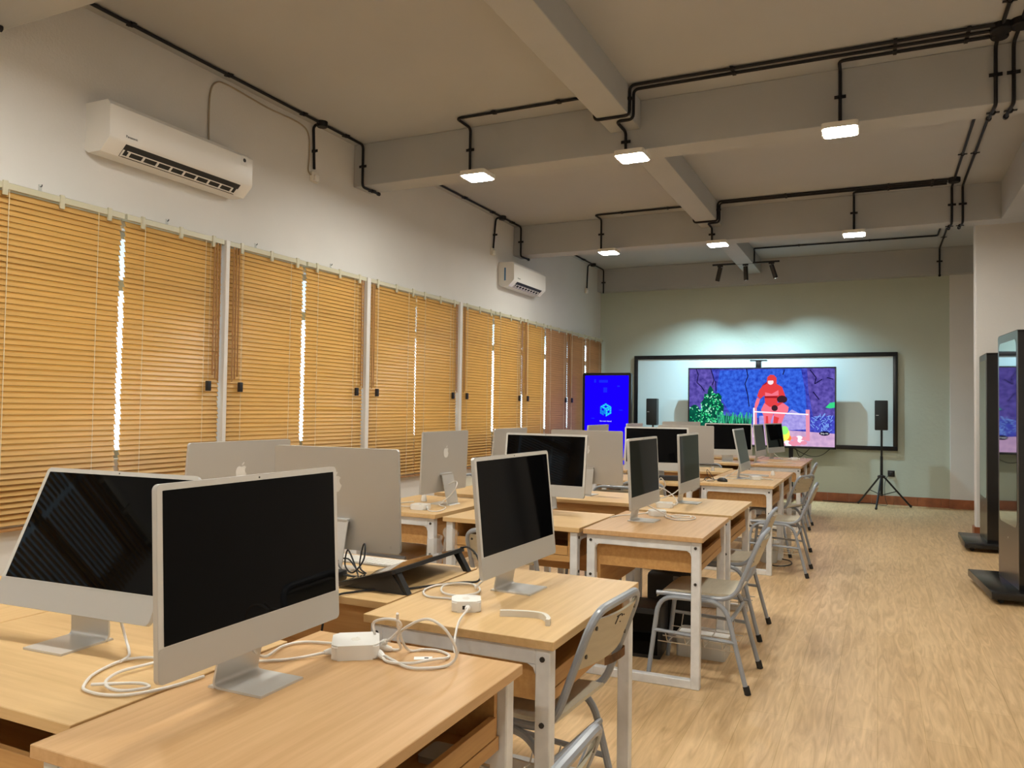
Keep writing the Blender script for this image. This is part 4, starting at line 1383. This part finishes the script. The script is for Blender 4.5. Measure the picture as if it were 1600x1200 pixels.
def line(col, pts, wd):
    for (x0, y0), (x1, y1) in zip(pts, pts[1:]):
        dx, dy = (x1 - x0) * 1.78, y1 - y0
        l = math.hypot(dx, dy) or 1
        nx, ny = -dy / l * wd / 1.78, dx / l * wd
        shp(col, [(x0 + nx, y0 + ny), (x1 + nx, y1 + ny), (x1 - nx, y1 - ny), (x0 - nx, y0 - ny)])
rn = random.Random(5)
def clampu(p):
    return (min(1, max(0, p[0])), min(1, max(0, p[1])))
shp(c_rock, [(0, 0), (1, 0), (1, 1), (0, 1)])
shp(c_purp, [(0, 0), (0.16, 0), (0.19, 0.2), (0.17, 0.5), (0, 0.55)])
shp(c_rockl, [(0.22, 0.02), (0.78, 0.0), (0.81, 0.3), (0.82, 0.6), (0.55, 0.66), (0.3, 0.6), (0.2, 0.3)])
shp(c_purp, [(0.82, 0.0), (1, 0), (1, 0.6), (0.86, 0.62), (0.83, 0.3)])
for pts in ([(0.05, 0), (0.065, 0.08), (0.055, 0.18), (0.09, 0.24), (0.11, 0.3)], [(0.155, 0), (0.17, 0.08), (0.18, 0.15), (0.165, 0.22)], [(0.19, 0.16), (0.195, 0.3)], [(0.41, 0.0), (0.42, 0.1), (0.4, 0.2), (0.42, 0.35), (0.43, 0.5)],
            [(0.66, 0.08), (0.67, 0.02)], [(0.84, 0.02), (0.88, 0.12), (0.87, 0.2), (0.92, 0.14)], [(0.86, 0.3), (0.9, 0.4)], [(0.95, 0.12), (0.99, 0.14)]):
    line(c_dark, pts, 0.006)
shp(c_stone, [(0.5, 0.62), (0.68, 0.6), (0.72, 0.53), (0.77, 0.58), (0.83, 0.62), (0.84, 0.78), (0.5, 0.82)])
shp(c_ground, [(0, 0.78), (0.3, 0.74), (0.45, 0.77), (0.7, 0.8), (1, 0.83), (1, 1), (0, 1)])
shp(c_bush, [(0.152, 0.22), (0.172, 0.27), (0.180, 0.34), (0.215, 0.32), (0.236, 0.37), (0.232, 0.44), (0.252, 0.50), (0.246, 0.60), (0.235, 0.74), (0.09, 0.74), (0.078, 0.60), (0.092, 0.52), (0.086, 0.45), (0.108, 0.40), (0.110, 0.33), (0.132, 0.34), (0.138, 0.27)])
ell(c_bush, 0.04, 0.62, 0.045, 0.14, 14)
shp(c_bush, [(0, 0.66), (0.25, 0.62), (0.44, 0.66), (0.45, 0.8), (0, 0.82)])
for k in range(150):
    v_ = 0.26 + 0.46 * math.sqrt(rn.random())
    u = 0.163 + rn.uniform(-1, 1) * (0.012 + 0.075 * min(1, (v_ - 0.24) / 0.25))
    if k % 4 == 0:
        u, v_ = rn.uniform(0.0, 0.24), rn.uniform(0.5, 0.72)
    a, l = rn.uniform(0, 6.28), rn.uniform(0.010, 0.020)
    dx, dy = math.cos(a) * l / 1.78, math.sin(a) * l
    shp(c_leaf2 if rn.random() < 0.35 else c_leaf, [clampu(p) for p in ((u - dx, v_ - dy), (u + dy * 0.3, v_ - dx * 0.9), (u + dx, v_ + dy), (u - dy * 0.3, v_ + dx * 0.9))])
for k in range(70):
    u = rn.uniform(0.2, 0.45)
    line(c_grass if k % 3 else c_leaf, [(u, 0.72 + rn.uniform(-0.02, 0.03)), (u + rn.uniform(-0.015, 0.015), 0.6 + rn.uniform(-0.03, 0.04))], 0.003)
for k in range(46):
    u, v_ = rn.uniform(0.86, 0.98), rn.uniform(0.62, 0.82)
    line(c_twig, [clampu((u, v_)), clampu((u + rn.uniform(-0.03, 0.03), v_ - rn.uniform(0.0, 0.06)))], 0.004)
shp(c_leaf, [(0.94, 0.5), (0.97, 0.44), (1, 0.43), (1, 0.5), (0.97, 0.51)])
# seated figure in a red hooded robe
shp(c_red3, [(0.50, 0.30), (0.52, 0.22), (0.56, 0.16), (0.60, 0.17), (0.62, 0.24), (0.56, 0.3)])
shp(c_red, [(0.555, 0.11), (0.575, 0.08), (0.60, 0.085), (0.617, 0.12), (0.618, 0.20), (0.655, 0.24), (0.672, 0.33), (0.685, 0.40), (0.655, 0.42), (0.635, 0.38), (0.62, 0.46), (0.54, 0.46), (0.535, 0.35), (0.505, 0.40), (0.485, 0.36), (0.50, 0.28), (0.525, 0.22), (0.55, 0.20)])
shp(c_red2, [(0.54, 0.31), (0.585, 0.33), (0.63, 0.28), (0.632, 0.35), (0.54, 0.36)])
shp(c_red3, [(0.535, 0.36), (0.625, 0.36), (0.622, 0.385), (0.537, 0.385)])
ell(c_face, 0.577, 0.175, 0.020, 0.036, 12)
shp(c_red, [(0.553, 0.13), (0.60, 0.125), (0.602, 0.155), (0.553, 0.158)])
ell(c_brown, 0.655, 0.40, 0.036, 0.05, 12)
shp(c_red2, [(0.485, 0.38), (0.505, 0.40), (0.495, 0.47), (0.482, 0.52), (0.466, 0.52), (0.472, 0.45)])
shp(c_red2, [(0.535, 0.45), (0.60, 0.46), (0.60, 0.58), (0.58, 0.68), (0.58, 0.76), (0.535, 0.76), (0.53, 0.62), (0.512, 0.54)])
shp(c_red2, [(0.60, 0.47), (0.665, 0.45), (0.70, 0.50), (0.695, 0.56), (0.675, 0.60), (0.655, 0.70), (0.63, 0.76), (0.59, 0.75), (0.60, 0.60)])
shp(c_red, [(0.535, 0.45), (0.665, 0.44), (0.62, 0.50), (0.57, 0.50)])
ell(c_brown, 0.605, 0.515, 0.022, 0.04, 10)
shp(c_red, [(0.545, 0.62), (0.56, 0.62), (0.565, 0.76), (0.545, 0.76)])
shp(c_red, [(0.60, 0.62), (0.635, 0.64), (0.62, 0.75), (0.598, 0.74)])
# posts, spit, fire, stones
shp(c_post, [(0.458, 0.515), (0.483, 0.515), (0.487, 0.9), (0.46, 0.9)])
shp(c_white, [(0.458, 0.515), (0.468, 0.515), (0.470, 0.9), (0.46, 0.9)])
shp(c_post, [(0.812, 0.53), (0.838, 0.53), (0.84, 0.93), (0.815, 0.93)])
line(c_white, [(0.46, 0.565), (0.83, 0.592)], 0.008)
ell(c_fire2, 0.665, 0.90, 0.055, 0.06)
ell(c_fire, 0.668, 0.85, 0.04, 0.09)
ell(c_green, 0.672, 0.80, 0.026, 0.055)
for k, (u, v_) in enumerate(((0.60, 0.965), (0.63, 0.96), (0.66, 0.975), (0.70, 0.985), (0.765, 0.965), (0.735, 0.975), (0.69, 0.955), (0.72, 0.96), (0.75, 0.945), (0.78, 0.93), (0.80, 0.955), (0.80, 0.90), (0.77, 0.89), (0.74, 0.90))):
    ell(c_white if k % 3 == 0 else c_post, u, v_, 0.022, 0.026, 10)
ell(c_pill, 0.934, 0.83, 0.034, 0.028, 20)
pic.build('screen_picture', PAL, tv, smooth=0)
text_mesh('caption', 'Skip Ad', 0.034, 'led_white', tv, Matrix.Translation((sw0 + 0.934 * (sw1 - sw0), -0.0072, sh1 - 0.83 * (sh1 - sh0))) @ Matrix.Rotation(R(90), 4, 'X'), 0.0002)
for s in (-1, 1):
    B().box((s * 0.45 - 0.03, 0.058, 0.05), (s * 0.45 + 0.03, 0.098, 1.6), 0.004).build('stand_post', 'black_satin', tv)
b = B()
b.box((-0.62, -0.22, 0.0), (0.62, 0.25, 0.0))
b = B()
for s in (-1, 1):
    b.box((s * 0.45 - 0.035, -0.20, 0.03), (s * 0.45 + 0.035, 0.22, 0.07), 0.005)
    for y in (-0.17, 0.19):
        b.cyl((s * 0.45 - 0.012, y, 0.028), (s * 0.45 + 0.012, y, 0.028), 0.028, 14)
b.box((-0.45, 0.065, 0.30), (0.45, 0.09, 0.36), 0.004)
b.build('stand_base', 'black_satin', tv)
cam_t = thing('video_camera', 'black camera with a flat bar sitting on top of the television', 'camera', (-1.641, YT + 0.03, T1), 0)
B().box((-0.04, -0.03, 0.0), (0.04, 0.03, 0.095), 0.004).build('camera_body', 'black_satin', cam_t)
B().box((-0.125, -0.035, 0.095), (0.125, 0.03, 0.115), 0.005).build('sensor_bar', 'black_satin', cam_t)
cable('thin black cable sagging below the television, the shorter one', [(-1.12, 12.46, 0.80), (-1.06, 12.47, 0.66), (-0.98, 12.48, 0.72), (-0.92, 12.47, 0.785)], 0.005, 'black_plastic')
cable('thin black cable sagging below the television to its right corner', [(-1.18, 12.47, 0.80), (-1.0, 12.48, 0.70), (-0.86, 12.48, 0.665), (-0.74, 12.48, 0.70), (-0.64, 12.47, 0.785)], 0.005, 'black_plastic')

def make_speaker():
    t = thing('loudspeaker', '', 'loudspeaker', (0, 0, 0), 0, 'black loudspeakers beside the television')
    b = B()
    b.prism([(-0.085, 0.09), (0.085, 0.09), (0.072, -0.09), (-0.072, -0.09)], 0, 0.42)
    bmesh.ops.bevel(b.bm, geom=b.bm.edges[:], offset=0.006, segments=2, affect='EDGES')
    for v in b.bm.verts:
        v.co.y = -v.co.y
    b.build('speaker_cabinet', 'black_plastic', t)
    B().box((-0.078, -0.0935, 0.012), (0.078, -0.089, 0.408), 0.002).build('speaker_grille', 'rubber', t)
    B().box((-0.068, -0.0945, 0.205), (-0.034, -0.0933, 0.213)).build('badge', 'led_plate', t)
    return t
pmat('led_plate', (0.5, 0.5, 0.5), 0.3)
def make_stand():
    t = thing('speaker_stand', '', 'speaker stand', (0, 0, 0), 0, 'tripod speaker stands')
    B().cyl((0, 0, 0.16), (0, 0, 0.72), 0.0185, 14).build('lower_tube', 'black_satin', t)
    B().cyl((0, 0, 0.70), (0, 0, 1.085), 0.0145, 14).build('upper_tube', 'black_satin', t)
    b = B()
    b.lathe([(0.05, 0.415), (0.052, 0.425), (0.05, 0.445), (0.022, 0.455)], 16)
    b.build('leg_collar', 'black_plastic', t)
    for k, a in enumerate((-100, 20, 140)):
        ca, sa = math.cos(R(a)), math.sin(R(a))
        b = B()
        b.tube([(ca * 0.035, sa * 0.035, 0.425), (ca * 0.40, sa * 0.40, 0.014)], 0.013, 10)
        lg = b.build('leg', 'black_satin', t)
        b = B()
        b.cyl((ca * 0.385, sa * 0.385, 0.030), (ca * 0.405, sa * 0.405, 0.0165), 0.0165, 10)
        b.build('rubber_foot', 'rubber', lg)
        b = B()
        b.tube([(ca * 0.21, sa * 0.21, 0.23), (0, 0, 0.17)], 0.006, 6)
        b.build('brace', 'black_satin', t)
    return t
st0 = make_stand()
st0.location, st0['label'] = (0.050, 12.25, 0), 'black tripod stand under the right loudspeaker, legs spread on the floor'
dup(st0, (-3.245, 12.25, 0), 0, 'black stand under the left loudspeaker, mostly hidden by computers')
sp0 = make_speaker()
sp0.location, sp0['label'] = (0.046, 12.25, 1.087), 'right loudspeaker on the tripod in front of the whiteboard\'s edge'
dup(sp0, (-3.248, 12.25, 1.087), 0, 'left loudspeaker between the blue display and the television')
sk = thing('wall_socket', 'black wall socket low on the green wall by the tripod', 'socket', (0.177, YB, 0.45), 0)
B().box((-0.045, -0.012, -0.045), (0.045, 0, 0.045), 0.004).build('socket_plate', 'black_satin', sk)
B().box((-0.02, -0.045, -0.02), (0.02, -0.010, 0.02), 0.005).build('plug', 'black_plastic', sk)
cable('thin dark cable from the black wall socket to the tripod', [(0.177, 12.635, 0.445), (0.12, 12.60, 0.40), (0.09, 12.52, 0.28), (0.10, 12.45, 0.10), (0.12, 12.46, 0.012), (0.0, 12.50, 0.007)], 0.004, 'black_plastic')
cable('black cable lying along the skirting below the television', [(-0.75, 12.62, 0.008), (-0.45, 12.60, 0.008), (-0.1, 12.62, 0.008), (0.0, 12.52, 0.008)], 0.006, 'black_plastic')

# ------------------------------------------------------------------ standing displays
emat('blue_screen', (0.010, 0.0, 1.0), 1.0)
emat('blue_mark', (0.010, 0.022, 1.0), 1.0)
emat('cyan_logo', lin((40, 220, 250)), 1.0)
emat('cyan_logo2', lin((20, 150, 235)), 1.0)
bd = thing('standing_display', 'blue-screened upright display in the far left corner', 'display', (-3.765, 11.5, 0), 0)
b = B()
b.prism(rrect(0.775, 1.80, 0.035, 5, 0, 0.985), -0.035, 0.035, 'XZY')
b.build('display_cabinet', 'black_satin', bd)
b = B()
b.prism(rrect(0.70, 1.72, 0.010, 3, 0, 0.985), -0.0365, -0.035, 'XZY')
b.build('screen', 'blue_screen', bd, smooth=0)
b = B()
for dx in range(-2, 3):
    for lvl in range(5):
        pass
cx, cy, s = -0.01, 1.315, 0.105
top = [(0, s), (s * 0.87, s * 0.5), (0, 0), (-s * 0.87, s * 0.5)]
lf = [(-s * 0.87, s * 0.5), (0, 0), (0, -s), (-s * 0.87, -s * 0.5)]
rt = [(s * 0.87, s * 0.5), (s * 0.87, -s * 0.5), (0, -s), (0, 0)]
for poly, mi in ((top, 0), (lf, 1), (rt, 0)):
    b.mi = mi
    a0, a1, a3 = Vector(poly[0]), Vector(poly[1]), Vector(poly[3])
    for i in range(3):
        for j in range(3):
            if (i * 3 + j + mi) % 5 == 4:
                continue
            q = []
            for u, v_ in ((i + .08, j + .08), (i + .92, j + .08), (i + .92, j + .92), (i + .08, j + .92)):
                p = a0 + (a1 - a0) * u / 3 + (a3 - a0) * v_ / 3
                q.append(b.v((cx + p.x, -0.0372, cy + p.y)))
            b.f(q)
b.build('cube_logo', ['cyan_logo', 'cyan_logo2'], bd, smooth=0)
b = B()
for x0, x1, z0, z1 in ((-0.20, -0.17, 1.735, 1.785), (-0.12, 0.02, 1.735, 1.775), (-0.05, 0.01, 1.585, 1.66), (0.17, 0.21, 1.67, 1.69), (0.20, 0.26, 1.31, 1.322), (-0.24, -0.19, 1.18, 1.192)):
    b.quad((x0, -0.0368, z0), (x1, -0.0368, z0), (x1, -0.0368, z1), (x0, -0.0368, z1))
b.build('faint_marks', 'blue_mark', bd, smooth=0)
text_mesh('caption', 'No smart shared', 0.027, 'led_white', bd, Matrix.Translation((-0.01, -0.0372, 1.145)) @ Matrix.Rotation(R(90), 4, 'X'), 0.0002)
b = B()
b.box((-0.40, -0.24, 0.03), (0.40, 0.24, 0.085), 0.008)
for x in (-0.35, 0.35):
    for y in (-0.19, 0.19):
        b.cyl((x - 0.012, y, 0.022), (x + 0.012, y, 0.022), 0.022, 12)
b.build('base_plate', 'kiosk_black', bd)

def kiosk(label, x, y0, y1, bx0, by0, by1, zt, rz=0.0):
    """tall totem facing -X (towards the room)"""
    t = thing('standing_display', label, 'display', (x, (y0 + y1) / 2, 0), rz, 'tall black standing displays by the right wall')
    yc = (y0 + y1) / 2
    h = (y1 - y0) / 2
    b = B()
    b.prism(rrect(2 * h, zt - 0.06, 0.025, 4, 0, (zt + 0.06) / 2), 0.0, 0.17, 'YZX')
    b.build('display_cabinet', 'kiosk_black', t)
    b = B()
    b.prism(rrect(2 * h - 0.012, zt - 0.075, 0.022, 4, 0, (zt + 0.065) / 2), -0.003, 0.0, 'YZX')
    b.build('front_panel', 'kiosk_metal', t, smooth=0)
    b = B()
    rr = [p for p in rrect(2 * h - 0.09, 1.36, 0.05, 6, 0, zt - 0.70 - 0.045)]
    b.prism(rr, -0.0045, -0.003, 'YZX')
    b.build('screen_glass', 'kiosk_glass', t, smooth=0)
    b = B()
    b.cyl((-0.005, 0, 0.42), (-0.003, 0, 0.42), 0.008, 10)
    b.build('lock', 'wire', t)
    b = B()
    b.box((bx0 - x, by0 - yc, 0.036), (0.42, by1 - yc, 0.092), 0.006)
    p = b.build('base_plate', 'kiosk_black', t)
    for xx in (bx0 - x + 0.07, 0.34):
        for yy in (by0 - yc + 0.08, by1 - yc - 0.08):
            b = B()
            b.cyl((xx, yy - 0.012, 0.020), (xx, yy + 0.012, 0.020), 0.020, 14)
            b.box((xx - 0.014, yy - 0.016, 0.02), (xx + 0.014, yy + 0.016, 0.037), 0.002)
            b.build('caster', 'rubber', p)
    return t
kiosk('nearest tall black standing display, cut by the right edge of the photo', 0.884, 6.572, 7.180, 0.690, 6.46, 7.30, 1.945, 4.8)
kiosk('tall black standing display in front of the white pillar', 0.965, 8.86, 9.46, 0.765, 8.78, 9.49, 1.935)
